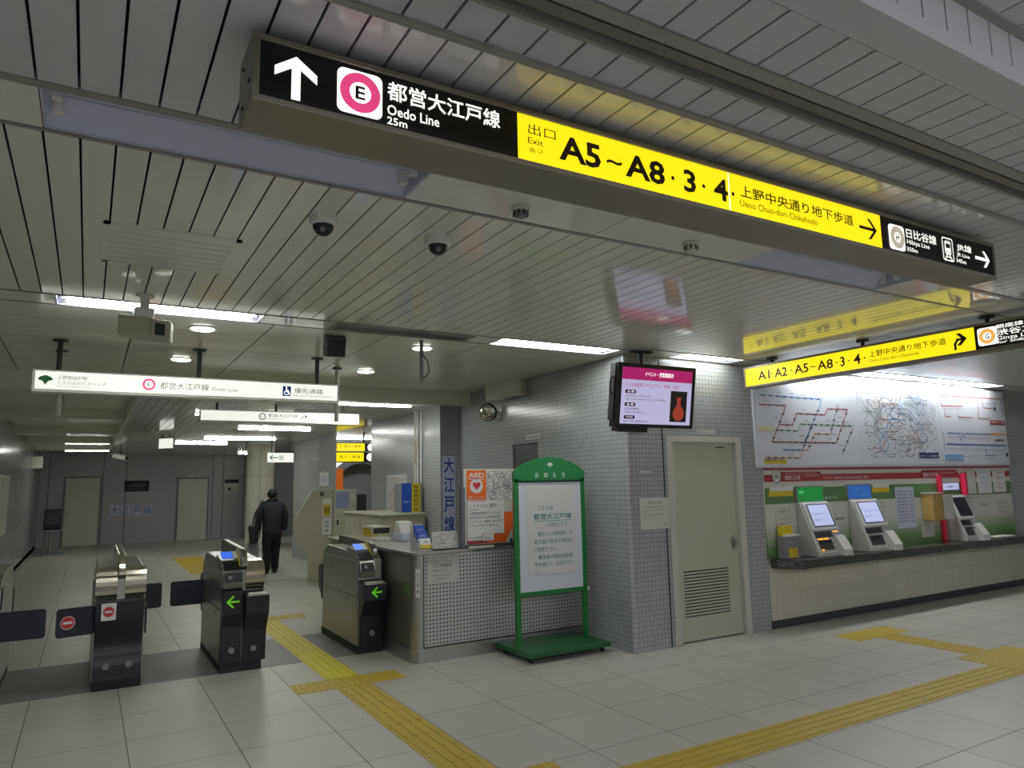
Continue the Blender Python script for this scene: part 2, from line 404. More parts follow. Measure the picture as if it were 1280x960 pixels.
# the step up beside it, faced with upright slats, and the higher hall ceiling
m_ = MB().box(XL, XR, .926, .94, NZ - .004, NZ + .045); x = XL
while x < XR: m_.box(x + .004, x + .112, .93, .94, NZ + .045, NZ + .155); x += .1156
struct(m_.build('ceiling_step', 'slat_front_dim'))
struct(MB().box(XL, XR, .942, .95, NZ - .0, NZ + .2).build('ceiling_step_back', 'gapdark'))
struct(MB().box(XL, XR, .9, .94, NZ + .155, NZ + .185).build('trim_8', 'trimgrey'))
slats('ceiling_hall_front', 'slat_front_dim', XL, XR, YB, .9, NZ + .16, .9)
struct(MB().box(XL, XR, YB, .95, NZ + .2, NZ + .22).build('ceiling_back_hall', 'gapdark'))
# main ceiling between the sign and the gates
slats('ceiling_main', 'slat_mid_dim', XL, XR, 1.537, 2.535, CZ, .026)
GR = (-.0, .63, 3.79, 4.47)   # access panel
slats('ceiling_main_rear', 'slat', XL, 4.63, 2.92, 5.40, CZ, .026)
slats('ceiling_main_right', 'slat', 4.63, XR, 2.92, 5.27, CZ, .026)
struct(MB().box(XL, XR, 2.535, 2.575, CZ - .006, CZ + .03).box(XL, XR, 2.885, 2.905, CZ - .004, CZ + .02).build('trim_9', 'trimgrey'))
struct(MB().box(XL, 4.63, 5.405, 5.425, CZ - .004, CZ + .02).box(4.63, XR, 5.275, 5.293, CZ - .004, CZ + .02).box(XL, 4.63, 5.705, 5.72, CZ - .003, CZ + .02).build('trim_10', 'trimgrey'))
def channel(name, y0, y1, x0, x1, trays, m='slat', ty=None):
    """smooth ceiling channel, cut open where the lamp trays sit"""
    mb = MB(); c = x0; t0, t1 = ty or (y0, y1)
    def fill(a, b):
        n = max(1, round((b - a) / 1.35))
        for i in range(n): mb.box(a + (b - a) * i / n + .003, a + (b - a) * (i + 1) / n - .003, y0, y1, CZ, CZ + .012)
    for a, b in sorted(trays):
        if a > c: fill(c, a)
        if t0 > y0: mb.box(a, b, y0, t0, CZ, CZ + .012)
        if t1 < y1: mb.box(a, b, t1, y1, CZ, CZ + .012)
        c = max(c, b)
    if x1 > c: fill(c, x1)
    return struct(mb.build(name, m))
TR1 = [(-.20, 1.16), (3.28, 4.64)]
TR2L = [(-.25, 1.08), (3.13, 4.47)]
TR2R = [(5.22, 6.10), (7.05, 8.34), (8.40, 9.70), (9.76, 11.60)]
channel('ceiling_channel_front', 2.578, 2.882, XL, XR, TR1)
channel('ceiling_channel_rear', 5.427, 5.703, -1.25, 4.63, TR2L)
channel('ceiling_channel_wall', 5.295, 5.6, 4.63, XR, TR2R, ty=(5.32, 5.56))
# flat panels over the gates
m_ = MB(); ys = [5.725, 6.18, 6.58, 6.97, 7.36, 7.77, 8.18, 8.6, 9.0]; xs = [-1.25, -.69, .25, 1.21, 2.16, 3.1, 4.05, 4.63]
for a, b in zip(ys, ys[1:]):
    for c, d in zip(xs, xs[1:]): m_.box(c + .005, d - .005, a + .0025, b - .0025, CZ, CZ + .012)
m_.box(XL, -1.26, 5.72, 7.2, CZ, CZ + .012)
struct(m_.build('ceiling_panels', 'cpanel'))
# bulkhead and the lower ceiling behind it
struct(MB().box(-1.25, 4.63, 9.0, 9.12, LZ - .025, CZ + .1).build('ceiling_beam', 'cpanel'))
slats('ceiling_low', 'slat', .5, 4.36, 9.12, 26.0, LZ, .026)
struct(MB().box(.5, 4.4, 9.12, 26.0, LZ + .03, LZ + .05).build('ceiling_back_low', 'gapdark'))
struct(MB().box(.46, .5, 9.12, 26.0, LZ - .005, CZ + .1).build('trim_11', 'cpanel'))
m_ = MB()
for a, b in zip([9.12, 10.9, 12.6, 14.8, 17.2, 19.6, 22, 24], [10.9, 12.6, 14.8, 17.2, 19.6, 22, 24, 26]):
    m_.box(-1.25, -.36, a + .005, b - .005, CZ, CZ + .012).box(-.35, .46, a + .005, b - .005, CZ, CZ + .012)
struct(m_.build('ceiling_bay', 'cpanel'))
struct(MB().box(-1.25, .5, 9.12, 26, CZ + .05, CZ + .06).build('ceiling_back_bay', 'gapdark'))
m_ = MB()
for y in (13.0, 16.4, 19.6, 23.0): m_.box(-1.25, .46, y, y + .7, LZ + .01, CZ + .05)
struct(m_.build('ceiling_bay_beams', 'cpanel'))
struct(MB().box(-1.3, -1.25, 7.4, 26, 0, .1).build('baseboard_left', 'darkgrey'))

# ================================================================== LAMPS
def lamp(x0, x1, y0, y1, z, lit, label, group='ceiling lamps', m='tube'):
    t = thing('ceiling_light', label, 'ceiling light', ((x0 + x1) / 2, (y0 + y1) / 2, z), group)
    d = .075; th = .006
    tr = MB().box(x0, x1, y0, y1, z + d, z + d + th).box(x0, x1, y0, y0 + th, z, z + d).box(x0, x1, y1 - th, y1, z, z + d).box(x0, x0 + th, y0, y1, z, z + d).box(x1 - th, x1, y0, y1, z, z + d)
    tr.add([(x0, (y0 + y1) / 2 + .03, z + d - .002), (x1, (y0 + y1) / 2 + .03, z + d - .002), (x1, y1, z + .004), (x0, y1, z + .004)], [(0, 1, 2, 3)])
    tr.build('housing', 'tray', t)
    n = 2 if y1 - y0 > .2 else 1
    for i in range(n):
        yy = y0 + (y1 - y0) * (i + 1) / (n + 1) - (.03 if n == 1 else 0)
        for xx in (x0 + .03, x1 - .06): MB().box(xx, xx + .03, yy - .016, yy + .016, z + .018, z + d).build('lamp_holder', 'white', t)
        if lit: MB().tube((x0 + .06, yy, z + .036), (x1 - .06, yy, z + .036), .019, 12).build('tube', m, t)
    return t
lamp(-.20, 1.16, 2.578, 2.882, CZ, False, 'unlit open lamp tray in the slatted ceiling beside the left end of the big sign')
lamp(3.28, 4.64, 2.578, 2.882, CZ, False, 'unlit lamp tray in the ceiling behind the right end of the big yellow sign')
lamp(-.25, 1.08, 5.427, 5.703, CZ, True, 'lit fluorescent ceiling lamp behind the boxy sensor, left end of its row')
lamp(3.13, 4.47, 5.427, 5.703, CZ, True, 'lit fluorescent ceiling lamp left of the hanging television')
lamp(5.22, 6.10, 5.32, 5.56, CZ, True, 'short lit ceiling lamp above the service door, right of the television', m='tube_dim')
lamp(7.05, 8.34, 5.32, 5.56, CZ, True, 'lit ceiling lamp over the left panel of the route map board')
lamp(8.40, 9.70, 5.32, 5.56, CZ, True, 'lit ceiling lamp over the middle of the route map board')
lamp(9.76, 11.60, 5.32, 5.56, CZ, True, 'lit ceiling lamp over the right panel of the route map board')

def strip_lamp(x0, x1, y, z, label, m='tube_soft'):
    t = thing('ceiling_light', label, 'ceiling light', ((x0 + x1) / 2, y, z), 'ceiling lamps')
    MB().box(x0, x1, y - .09, y + .09, z - .012, z).build('housing', 'white', t)
    MB().box(x0 + .02, x1 - .02, y - .042, y + .042, z - .032, z - .012).build('diffuser', m, t)
M['tube_soft'] = emis('lamp_diffuser', 'fafdf6', LOW)
M['hall_fill'] = emis('hall_fill_diffuser', 'f2f4ff', HALL_FILL)  # glow of the added lamps behind the camera
strip_lamp(2.62, 3.88, 9.36, LZ, 'lit strip lamp on the low ceiling just behind the bulkhead')
strip_lamp(1.3, 2.5, 11.4, LZ, 'lit strip lamp just above and behind the second white hanging sign')
strip_lamp(2.35, 3.7, 14.0, LZ, 'lit strip lamp on the low ceiling above the walking man')
strip_lamp(2.15, 3.7, 17.0, LZ, 'lit strip lamp on the low ceiling in front of the round pillar')
strip_lamp(1.75, 2.95, 18.9, LZ, 'lit strip lamp on the low ceiling ahead of the back wall, farthest over the passage')
strip_lamp(-.54, .44, 21.0, LZ - .08, 'lit strip lamp at the far end of the left ceiling bay')
strip_lamp(4.05, 4.35, 24.0, LZ, 'short lit lamp in the far corner behind the round pillar')
strip_lamp(5.2, 6.6, 14.0, 2.95, 'strip lamp added to light the escalator hall in front of the far yellow signs')  # added lamp, brightens the dark escalator hall
strip_lamp(5.2, 6.9, 18.9, 2.95, 'lit strip lamp in the escalator hall above the far yellow signs')
strip_lamp(6.2, 8.6, 22.5, 2.95, 'strip lamp added to light the depth of the escalator hall above the arch')  # added lamp, lifts the light on the arch
for i, (x, y0, ln) in enumerate(HALL_FILL_ROWS):
    strip_lamp(x - ln / 2, x + ln / 2, y0, NZ + .16, 'added unseen hall strip lamp behind the view, %s from the left, %s row' % (('first', 'second', 'third', 'last')[i % 4], ('nearer', 'farther')[i // 4]), 'hall_fill')

def downlight(x, y, label):
    t = thing('downlight', label, 'downlight', (x, y, CZ), 'round downlights over the gates')
    MB().lathe((x, y, CZ - .006), [(.105, .0), (.105, .006)], 28).lathe((x, y, CZ - .008), [(.095, 0), (.105, .004)], 28).build('rim', 'white', t)
    MB().lathe((x, y, CZ - .012), [(.085, 0), (.09, .005)], 28).build('lamp', 'down', t)
downlight(.73, 6.09, 'round lit downlight under the left lamp row, near the boxy sensor')
downlight(.73, 7.65, 'round lit downlight above the left half of the white hanging sign')
downlight(2.65, 6.13, 'round lit downlight beside the thin ceiling pole with a cable')
downlight(2.63, 7.67, 'round lit downlight to the right of the black loudspeaker')

# ================================================================== BIG OVERHEAD SIGN
LETTER = lambda t, mb, m, name='lettering': mb.build(name, m, t)
def arrow_up(F, cu, v0, v1, wd, mb, n=.002):
    k = wd * .5; w_ = .0125
    mb.poly(F, [(cu - w_, v0), (cu + w_, v0), (cu + w_, v1 - .024), (cu - w_, v1 - .024)], n)
    mb.poly(F, [(cu, v1), (cu - k, v1 - .042), (cu - k, v1 - .070), (cu, v1 - .030)], n + .0004)
    mb.poly(F, [(cu, v1), (cu, v1 - .030), (cu + k, v1 - .070), (cu + k, v1 - .042)], n + .0004)
def arrow_right(F, u0, u1, cv, hh, mb, th=.012, n=.002):
    mb.poly(F, [(u0, cv - th), (u1 - th * 2, cv - th), (u1 - th * 2, cv + th), (u0, cv + th)], n)
    k = th * 2.8
    mb.poly(F, [(u1, cv), (u1 - hh, cv + hh), (u1 - hh - k, cv + hh), (u1 - k, cv)], n)
    mb.poly(F, [(u1, cv), (u1 - k, cv), (u1 - hh - k, cv - hh), (u1 - hh, cv - hh)], n)
def emblem(t, F, cu, cv, hs, ring_m, letter, square=True, ring_r=(.52, .88)):
    if square: MB().prism(F, MB().rrect(cu - hs, cu + hs, cv - hs, cv + hs, hs * .28), 0, .003).build('emblem_plate', 'lit_white', t)
    MB().ring(F, cu, cv, hs * ring_r[0], hs * ring_r[1], .005).build('emblem_ring', ring_m, t)
    b = hs * .3
    MB().text(F, letter, cu - b * .72, cv - b, 2 * b, cu + b * .72, .005, .02).build('emblem_letter', 'ink', t)

F = FY(1.9)
t = thing('overhead_sign', 'long backlit black and yellow direction sign hung under the ceiling, nearest and largest', 'sign', (2.25, 2.0, CZ))
x0, x1, z0, z1 = .326, 4.2, 2.693, 2.892
FW = .018
m_ = MB().box(x0, x1, 1.9, 2.1, z1 - FW, z1).box(x0, x1, 1.9, 2.1, z0, z0 + FW).box(x0, x0 + .02, 1.9, 2.1, z0 + FW, z1 - FW).box(x1 - .02, x1, 1.9, 2.1, z0 + FW, z1 - FW).box(x0 + .02, x1 - .02, 2.08, 2.1, z0 + FW, z1 - FW)
m_.build('housing', 'signframe', t, .003)
m_ = MB()
for x in (.9, 2.2, 3.5): m_.box(x - .03, x + .03, 1.97, 2.03, z1, CZ)
for x in (.9, 2.2, 3.5): MB().box(x - .03, x + .03, 1.97, 2.03, z1 - .001, CZ).build('bracket', 'signframe', t)
for dy, dz in ((.04, .07), (.13, .03), (.13, .15)): MB().tube((x0 - .004, 1.9 + dy, z0 + dz), (x0, 1.9 + dy, z0 + dz), .006, 8).build('screw', 'ink', t)
v0, v1 = z0 + FW, z1 - FW; H = v1 - v0; PN = -.008
G = FY(1.908)
XA, XB = 1.1695, 3.175
MB().fbox(G, x0 + .02, XA, v0, v1, -.02, 0).build('black_panel', 'signback', t)
MB().fbox(G, XB, x1 - .02, v0, v1, -.02, 0).build('black_panel', 'signback', t)
XJ = px(910.5, 225, 1, 1.908).x
MB().fbox(G, XA, XJ - .0025, v0, v1, -.02, 0).fbox(G, XJ + .0025, XB, v0, v1, -.02, 0).build('yellow_panel', 'lit_yellow', t)
MB().fbox(G, XJ - .0025, XJ + .0025, v0, v1, -.02, .0005).build('panel_joint', 'lit_white', t)
def g(x, y): p = px(x, y, 1, 1.907); return p.x, p.z
mb = MB(); c, _ = g(370, 100); arrow_up(G, c, v0 + .010, v0 + .140, .118, mb); mb.build('arrow', 'lit_white', t)
a, b = g(450, 117); emblem(t, G, a, b, .068, 'lit_pink', 'E', ring_r=(.48, .9))
mb = MB()
ua = g(484, 120)[0]; ub = g(625, 150)[0]
mb.text(G, '都営大江戸線', ua, v0 + .085, .062, ub, .002, .015)
mb.text(G, 'Oedo Line', ua, v0 + .038, .033, g(549, 150)[0], .002, .012)
mb.text(G, '25m', ua, v0 + .008, .024, g(509, 150)[0], .002, .012)
mb.build('lettering', 'lit_white', t)
mb = MB()
mb.text(G, '出口', g(660, 160)[0], v0 + .098, .038, g(694, 160)[0], .002, .0)
mb.text(G, 'Exit', g(660, 185)[0], v0 + .064, .022, g(679, 185)[0], .002, .0)
mb.text(G, '출구', g(661, 193)[0], v0 + .034, .017, g(679, 193)[0], .002, -.004)
for s, pa, pb in (('A5', 699, 751), ('~', 758, 777), ('A8', 781, 830), ('3', 853, 868), ('4', 890, 907)):
    hh, vv = (.092, v0 + .034) if s != '~' else (.018, v0 + .066)
    mb.text(G, s, g(pa, 200)[0], vv, hh, g(pb, 200)[0], .002, .028)
for p in (841, 879, 915): mb.disc(G, g(p, 225)[0], v0 + .075, .0085, .002, 14)
mb.text(G, '上野中央通り地下歩道', g(925, 240)[0], v0 + .072, .052, g(1066, 270)[0], .002, .012)
mb.text(G, 'Ueno Chuo-dori Chikahodo', g(925, 255)[0], v0 + .032, .028, g(1022, 280)[0], .002, .0)
arrow_right(G, g(1074, 285)[0], g(1096, 290)[0], v0 + .08, .05, mb, .0075)
mb.build('lettering', 'brown', t)
a, b = g(1121, 297); emblem(t, G, a, b, .062, 'lit_grey', 'H', ring_r=(.42, .9))
mb = MB()
mb.text(G, '日比谷線', g(1133, 297)[0], v0 + .088, .048, g(1170, 300)[0], .002, .012)
mb.text(G, 'Hibiya Line', g(1134, 305)[0], v0 + .05, .03, g(1162, 310)[0], .002, .008)
mb.text(G, '350m', g(1134, 315)[0], v0 + .02, .022, g(1147, 315)[0], .002, .008)
mb.text(G, 'JR線', g(1196, 310)[0], v0 + .088, .045, g(1214, 312)[0], .002, .012)
mb.text(G, 'JR Line', g(1196, 320)[0], v0 + .055, .026, g(1212, 322)[0], .002, .008)
mb.text(G, '345m', g(1196, 330)[0], v0 + .026, .022, g(1208, 332)[0], .002, .008)
arrow_right(G, g(1219, 322)[0], g(1237, 327)[0], v0 + .08, .045, mb, .0085)
mb.build('lettering', 'lit_white', t)
# train pictogram
a = g(1185, 314)[0]; b = v0 + .083; q = .062; w2 = .05
mb = MB()
o_ = MB().rrect(a - w2, a + w2, b - q, b + q, .014); i_ = MB().rrect(a - w2 + .006, a + w2 - .006, b - q + .006, b + q - .006, .010)
k = len(o_); mb.add([G.p(u, v, .002) for u, v in o_] + [G.p(u, v, .002) for u, v in i_], [(i, (i + 1) % k, k + (i + 1) % k, k + i) for i in range(k)])
mb.poly(G, MB().rrect(a - .027, a + .027, b - .028, b + .045, .012), .002)
for sg in (-1, 1): mb.ribbon(G, [(a + sg * .012, b - .03), (a + sg * .028, b - .052)], .007, .002)
mb.ribbon(G, [(a - .02, b - .041), (a + .02, b - .041)], .005, .002)
mb.build('train_pictogram', 'lit_white', t)
mb = MB().poly(G, MB().rrect(a - .021, a + .021, b + .006, b + .03, .004), .003).disc(G, a - .015, b - .016, .005, .003, 12).disc(G, a + .015, b - .016, .005, .003, 12).ribbon(G, [(a - .01, b + .038), (a + .01, b + .038)], .004, .003)
mb.build('pictogram_windows', 'signback', t)

# ================================================================== SECOND YELLOW SIGN (runs along the depth of the hall)
t = thing('exit_sign', 'backlit yellow exit sign hung crosswise in front of the route map board', 'sign', (6.3, 3.6, CZ))
SX = 6.2
y0, y1, z0, z1 = 1.75, 5.44, 2.632, 2.866
MB().box(SX, SX + .15, y0 + .02, y1 - .02, z0, z0 + .022).box(SX, SX + .15, y0 + .02, y1 - .02, z1 - .022, z1).box(SX, SX + .15, y0, y0 + .02, z0, z1).box(SX, SX + .15, y1 - .02, y1, z0, z1).box(SX + .13, SX + .15, y0 + .02, y1 - .02, z0 + .022, z1 - .022).build('housing', 'signframe', t, .003)
for y in (5.1, 4.05, 2.95, 2.0):
    h_ = MB().tube((SX + .07, y, z1), (SX + .07, y, CZ), .016, 10).build('hanger', 'darkgrey', t)
    MB().lathe((SX + .07, y, CZ - .02), [(.055, 0), (.055, .02)], 16).build('flange', 'darkgrey', h_)
K = FX(SX + .008)
def gk(x, y): p = px(x, y, 0, SX + .007); return -p.y, p.z
YE = gk(1218, 420)[0]
v0, v1, q = z0 + .022, z1 - .022, 1.16
MB().fbox(K, -y1 + .02, YE, v0, v1, -.02, 0).build('yellow_panel', 'lit_yellow', t)
MB().fbox(K, YE, -y0 - .02, v0, v1, -.02, 0).build('black_panel', 'signback', t)
mb = MB()
def kt(s, a, b, v, h, bold=.0): mb.text(K, s, gk(a, 450)[0], v0 + v * q, h * q, gk(b, 450)[0], .002, bold)
kt('出口', 935, 944, .095, .03); kt('Exit', 936, 942, .055, .022); kt('출구', 936, 942, .028, .018)
for s, pa, pb in (('A1', 946, 961), ('A2', 967, 983), ('A5', 992, 1010), ('A8', 1021, 1041), ('3', 1050, 1056), ('4', 1067, 1076)): kt(s, pa, pb, .04, .082, .02)
kt('~', 1012, 1019, .072, .016, .02)
for p in (964, 988, 1046, 1061, 1081): mb.disc(K, gk(p, 450)[0], v0 + .08 * q, .009, .002, 12)
kt('上野中央通り地下歩道', 1087, 1185, .075, .052, .008); kt('Ueno Chuo-dori Chikahodo', 1087, 1150, .035, .026)
a = gk(1192, 430)[0]; b = gk(1209, 425)[0]; c = v0 + .11
mb.ribbon(K, [(a + .012, v0 + .035), (a + .012, v0 + .075), (a + .035, c), (b - .03, c)], .02, .002)
mb.poly(K, [(b, c), (b - .052, c + .052), (b - .086, c + .052), (b - .037, c)], .002).poly(K, [(b, c), (b - .037, c), (b - .086, c - .052), (b - .052, c - .052)], .002)
mb.build('lettering', 'brown', t)
a = gk(1234, 419)[0]; emblem(t, K, a, v0 + .096, .072, 'lit_amber', 'G', ring_r=(.45, .85))
mb = MB(); a = gk(1245.5, 419)[0]
mb.text(K, '銀座線', a, v0 + .142, .034, a + .2, .002, .012).text(K, '渋谷方面', a, v0 + .084, .052, a + .36, .002, .012)
mb.text(K, 'Ginza Line', a, v0 + .05, .028, a + .28, .002, .008).text(K, 'for Shibuya', a, v0 + .015, .028, a + .28, .002, .008)
mb.text(K, '120m', a + .31, v0 + .05, .028, a + .42, .002, .008)
mb.build('lettering', 'lit_white', t)

# ================================================================== CEILING EQUIPMENT
def dome_cam(x, y, label):
    t = thing('dome_camera', label, 'security camera', (x, y, CZ), 'dome cameras on the slatted ceiling')
    MB().lathe((x, y, CZ), [(.068, 0), (.068, -.03), (.062, -.042), (.05, -.046)], 28).build('base', 'white', t)
    pr = [(.05 * math.cos(a), -.046 - .05 * math.sin(a)) for a in [i * math.pi / 16 for i in range(9)]]
    MB().lathe((x, y, CZ), pr, 28).build('dome', 'screenoff', t)
    MB().tube((x - .01, y - .035, CZ - .075), (x - .016, y - .046, CZ - .08), .012, 12).build('lens', 'midgrey', t)
dome_cam(.905, 3.27, 'white dome camera with dark bubble, left of the two on the ceiling')
dome_cam(1.51, 3.285, 'white dome camera with dark bubble, right of the two on the ceiling')
def detector(x, y, label, big=False):
    t = thing('smoke_detector', label, 'smoke detector', (x, y, CZ), 'detectors in the channel behind the big sign')
    MB().lathe((x, y, CZ), [(.045, 0), (.045, -.015), (.036, -.022)], 24).build('base', 'offwhite', t)
    MB().lathe((x, y, CZ - .022), [(.03, 0), (.034, -.018), (.02, -.03)], 20).build('sensor', 'midgrey' if not big else 'offwhite', t)
    mb = MB()
    for i in range(8):
        a = i * math.pi / 4; mb.box(x + .034 * math.cos(a) - .003, x + .034 * math.cos(a) + .003, y + .034 * math.sin(a) - .003, y + .034 * math.sin(a) + .003, CZ - .045, CZ - .02)
    mb.build('cage', 'darkgrey', t)
detector(1.68, 2.73, 'round smoke detector with a dark cage, behind the middle of the big sign')
detector(2.765, 2.73, 'round pale detector tinted by the yellow sign, behind its right half', True)
t = tag(MB().lathe((5.755, 2.72, CZ), [(.09, 0), (.085, -.012), (.05, -.018)], 30).build('ceiling_disc', 'offwhite'), 'flat pale round cover on the ceiling above the crosswise yellow sign', 'ceiling cover')
# access panel
t = thing('ceiling_access_panel', 'square louvred access panel in the slatted ceiling at the upper left', 'ceiling panel', (.315, 4.13, CZ))
a0, a1, b0, b1 = GR
MB().box(a0, a1, b0, b0 + .03, CZ - .008, CZ).box(a0, a1, b1 - .03, b1, CZ - .008, CZ).box(a0, a0 + .03, b0, b1, CZ - .008, CZ).box(a1 - .03, a1, b0, b1, CZ - .008, CZ).build('frame', 'slat', t)
MB().box(a0 + .02, a1 - .02, b0 + .02, b1 - .02, CZ - .004, CZ).build('louvre_gap', 'darkgrey', t)
m_ = MB(); n = 7
for i in range(n):
    c = b0 + .03 + (b1 - b0 - .06) * i / n; m_.box(a0 + .03, a1 - .03, c + .004, c + (b1 - b0 - .06) / n - .004, CZ - .007, CZ - .002)
m_.build('louvre', 'slat', t)
# linear grille
t = thing('air_grille', 'long perforated air grille flush in the ceiling behind the slats', 'air vent', (2.2, 5.52, CZ))
MB().box(1.62, 2.86, 5.45, 5.66, CZ - .01, CZ).build('frame', 'trimgrey', t)
m_ = MB()
for i in range(52): m_.box(1.66 + i * .0225, 1.668 + i * .0225, 5.48, 5.63, CZ - .013, CZ - .01)
m_.build('slot', 'darkgrey', t)
# boxy sensor on a bracket in front of the lamp
t = thing('ceiling_sensor', 'boxy beige sensor with a dark window on a ceiling bracket in front of the lamp', 'sensor', (.27, 5.2, CZ))
MB().box(.235, .29, 5.16, 5.22, 2.82, CZ).build('stem', 'offwhite', t, .004)
MB().lathe((.262, 5.19, CZ - .015), [(.055, 0), (.055, .015)], 20).build('flange', 'offwhite', t)
MB().box(.20, .325, 5.14, 5.25, 2.775, 2.84).build('bracket', 'white', t, .02)
a = math.radians(-12); FS = Fr((.265, 5.15, 2.70), (math.cos(a), math.sin(a), -.12))
MB().fbox(FS, -.16, .16, -.065, .075, -.12, 0).build('body', 'beige2', t, .012)
MB().fbox(FS, .045, .155, -.06, .07, 0, .012).build('bezel', 'beige2', t, .01)
MB().fbox(FS, .065, .125, -.035, .045, .012, .015).build('window', 'screenoff', t)
# black loudspeaker
t = thing('loudspeaker', 'small black loudspeaker hung from the ceiling above the white sign', 'loudspeaker', (1.76, 5.98, CZ))
FS = Fr((1.76, 5.9, 2.83), (1, -.1, 0), (0, -.2, 1))
MB().fbox(FS, -.085, .085, -.09, .085, -.14, 0).build('cabinet', 'darkgrey', t, .012)
MB().fbox(FS, -.07, .07, -.075, .055, 0, .006).build('grille', 'blackmat', t, .004)
MB().box(1.68, 1.84, 5.94, 6.0, 2.905, CZ).build('bracket', 'midgrey', t)
# bare pole with a cable
t = thing('ceiling_pole', 'thin bare ceiling pole with a loose black cable', 'pole', (2.51, 5.82, CZ))
MB().tube((2.51, 5.82, 2.56), (2.51, 5.82, CZ), .018, 12).build('pole', 'midgrey', t)
MB().path([(2.515, 5.80, 2.80), (2.56, 5.80, 2.74), (2.575, 5.80, 2.66), (2.55, 5.80, 2.61), (2.52, 5.80, 2.6)], .005, 6).build('cable', 'ink', t)

for xx, bot, lab in ((72, 519, 'pale bare ceiling pole behind the left end of the white hanging sign'), (420.5, 527, 'pale bare ceiling pole behind the right end of the white hanging sign')):
    p = px(xx, bot, 1, 7.6); t = thing('ceiling_pole', lab, 'pole', (p.x, 7.6, CZ))
    MB().tube((p.x, 7.6, p.z), (p.x, 7.6, CZ), .022, 12).build('pole', 'offwhite', t)
    MB().lathe((p.x, 7.6, CZ - .012), [(.05, 0), (.05, .012)], 18).build('flange', 'darkgrey', t)
# ================================================================== WHITE HANGING SIGNS
def ginkgo(F, cu, cv, s, mb, n=.003):
    """fan-shaped leaf: pointed foot, scalloped top"""
    pts = [(.0, -.95), (.22, -.5), (.55, -.12)]
    for i in range(25):
        a = math.radians(20 + 140 * i / 24); r = 1.16 + .09 * abs(math.sin(math.pi * 3 * i / 24))
        pts.append((r * math.cos(a), -.42 + r * math.sin(a) * .98))
    pts += [(-.55, -.12), (-.22, -.5)]
    for i in range(len(pts)):
        p, q = pts[i], pts[(i + 1) % len(pts)]
        mb.add([F.p(cu, cv - s * .3, n), F.p(cu + p[0] * s, cv + p[1] * s, n), F.p(cu + q[0] * s, cv + q[1] * s, n)], [(0, 1, 2)])
WY = 7.0
F = FY(WY); t = thing('hanging_sign', 'long white backlit line sign hung over the ticket gates, nearer of the two', 'sign', (.86, 7.05, CZ), 'white hanging signs')
x0 = px(40, 475, 1, WY).x; x1 = px(424, 490, 1, WY).x; z0, z1 = 2.495, 2.655
MB().box(x0, x1, WY, WY + .14, z0 - .02, z0 + .004).box(x0, x1, WY, WY + .14, z1 - .006, z1 + .006).box(x0, x0 + .02, WY, WY + .14, z0 + .004, z1 - .006).box(x1 - .02, x1, WY, WY + .14, z0 + .004, z1 - .006).box(x0 + .02, x1 - .02, WY + .12, WY + .14, z0 + .004, z1 - .006).build('housing', 'white', t)
XJ = px(343, 490, 1, WY).x
MB().fbox(F, x0 + .02, XJ - .003, z0 + .004, z1 - .006, -.02, 0).build('lit_panel', 'lit_white2', t)
MB().fbox(F, XJ + .003, x1 - .02, z0 + .004, z1 - .006, -.02, 0).build('lit_panel', 'lit_white2', t)
for x in (-.26, .83, 1.92):
    h_ = MB().tube((x, WY + .07, z1), (x, WY + .07, CZ), .02, 12).build('hanger', 'darkgrey', t)
    MB().lathe((x, WY + .07, CZ - .012), [(.06, 0), (.06, .012)], 20).build('flange', 'darkgrey', h_)
def g7(x): return px(x, 485, 1, WY).x
mb = MB(); ginkgo(F, g7(56), (z0 + z1) / 2, .048, mb); mb.build('leaf_emblem', 'green', t)
mb = MB().text(F, '上野御徒町駅', g7(71), z0 + .088, .034, g7(109)).text(F, 'うえのおかちまちえき', g7(71), z0 + .048, .026, g7(132)).text(F, 'Ueno-okachimachi Station', g7(70), z0 + .024, .014, g7(115))
mb.text(F, '都営大江戸線', g7(200), z0 + .045, .062, g7(261)).text(F, 'Oedo Line', g7(265), z0 + .048, .036, g7(298), bold=-.005)
mb.text(F, '優先通路', g7(368), z0 + .062, .05, g7(404)).text(F, 'For priority passengers', g7(367), z0 + .03, .018, g7(415))
mb.build('lettering', 'ink', t)
MB().ring(F, g7(186), (z0 + z1) / 2, .034, .052, .003).build('line_ring', 'lit_pink', t)
MB().text(F, 'E', g7(184), (z0 + z1) / 2 - .016, .032, g7(188.5)).build('line_letter', 'ink', t)
a = g7(359); b = (z0 + z1) / 2; MB().quad(F, a - .042, a + .036, b - .05, b + .046, .002).build('wheelchair_plate', 'blue', t)
mb = MB().disc(F, a - .008, b + .034, .008, .004, 12).ribbon(F, [(a - .008, b + .022), (a - .004, b - .008), (a + .014, b - .008), (a + .024, b - .034)], .009, .004).ribbon(F, [(a - .006, b + .008), (a + .012, b + .008)], .007, .004)
mb.ring(F, a - .006, b - .018, .017, .023, .004, 24); mb.build('wheelchair_pictogram', 'lit_white', t)

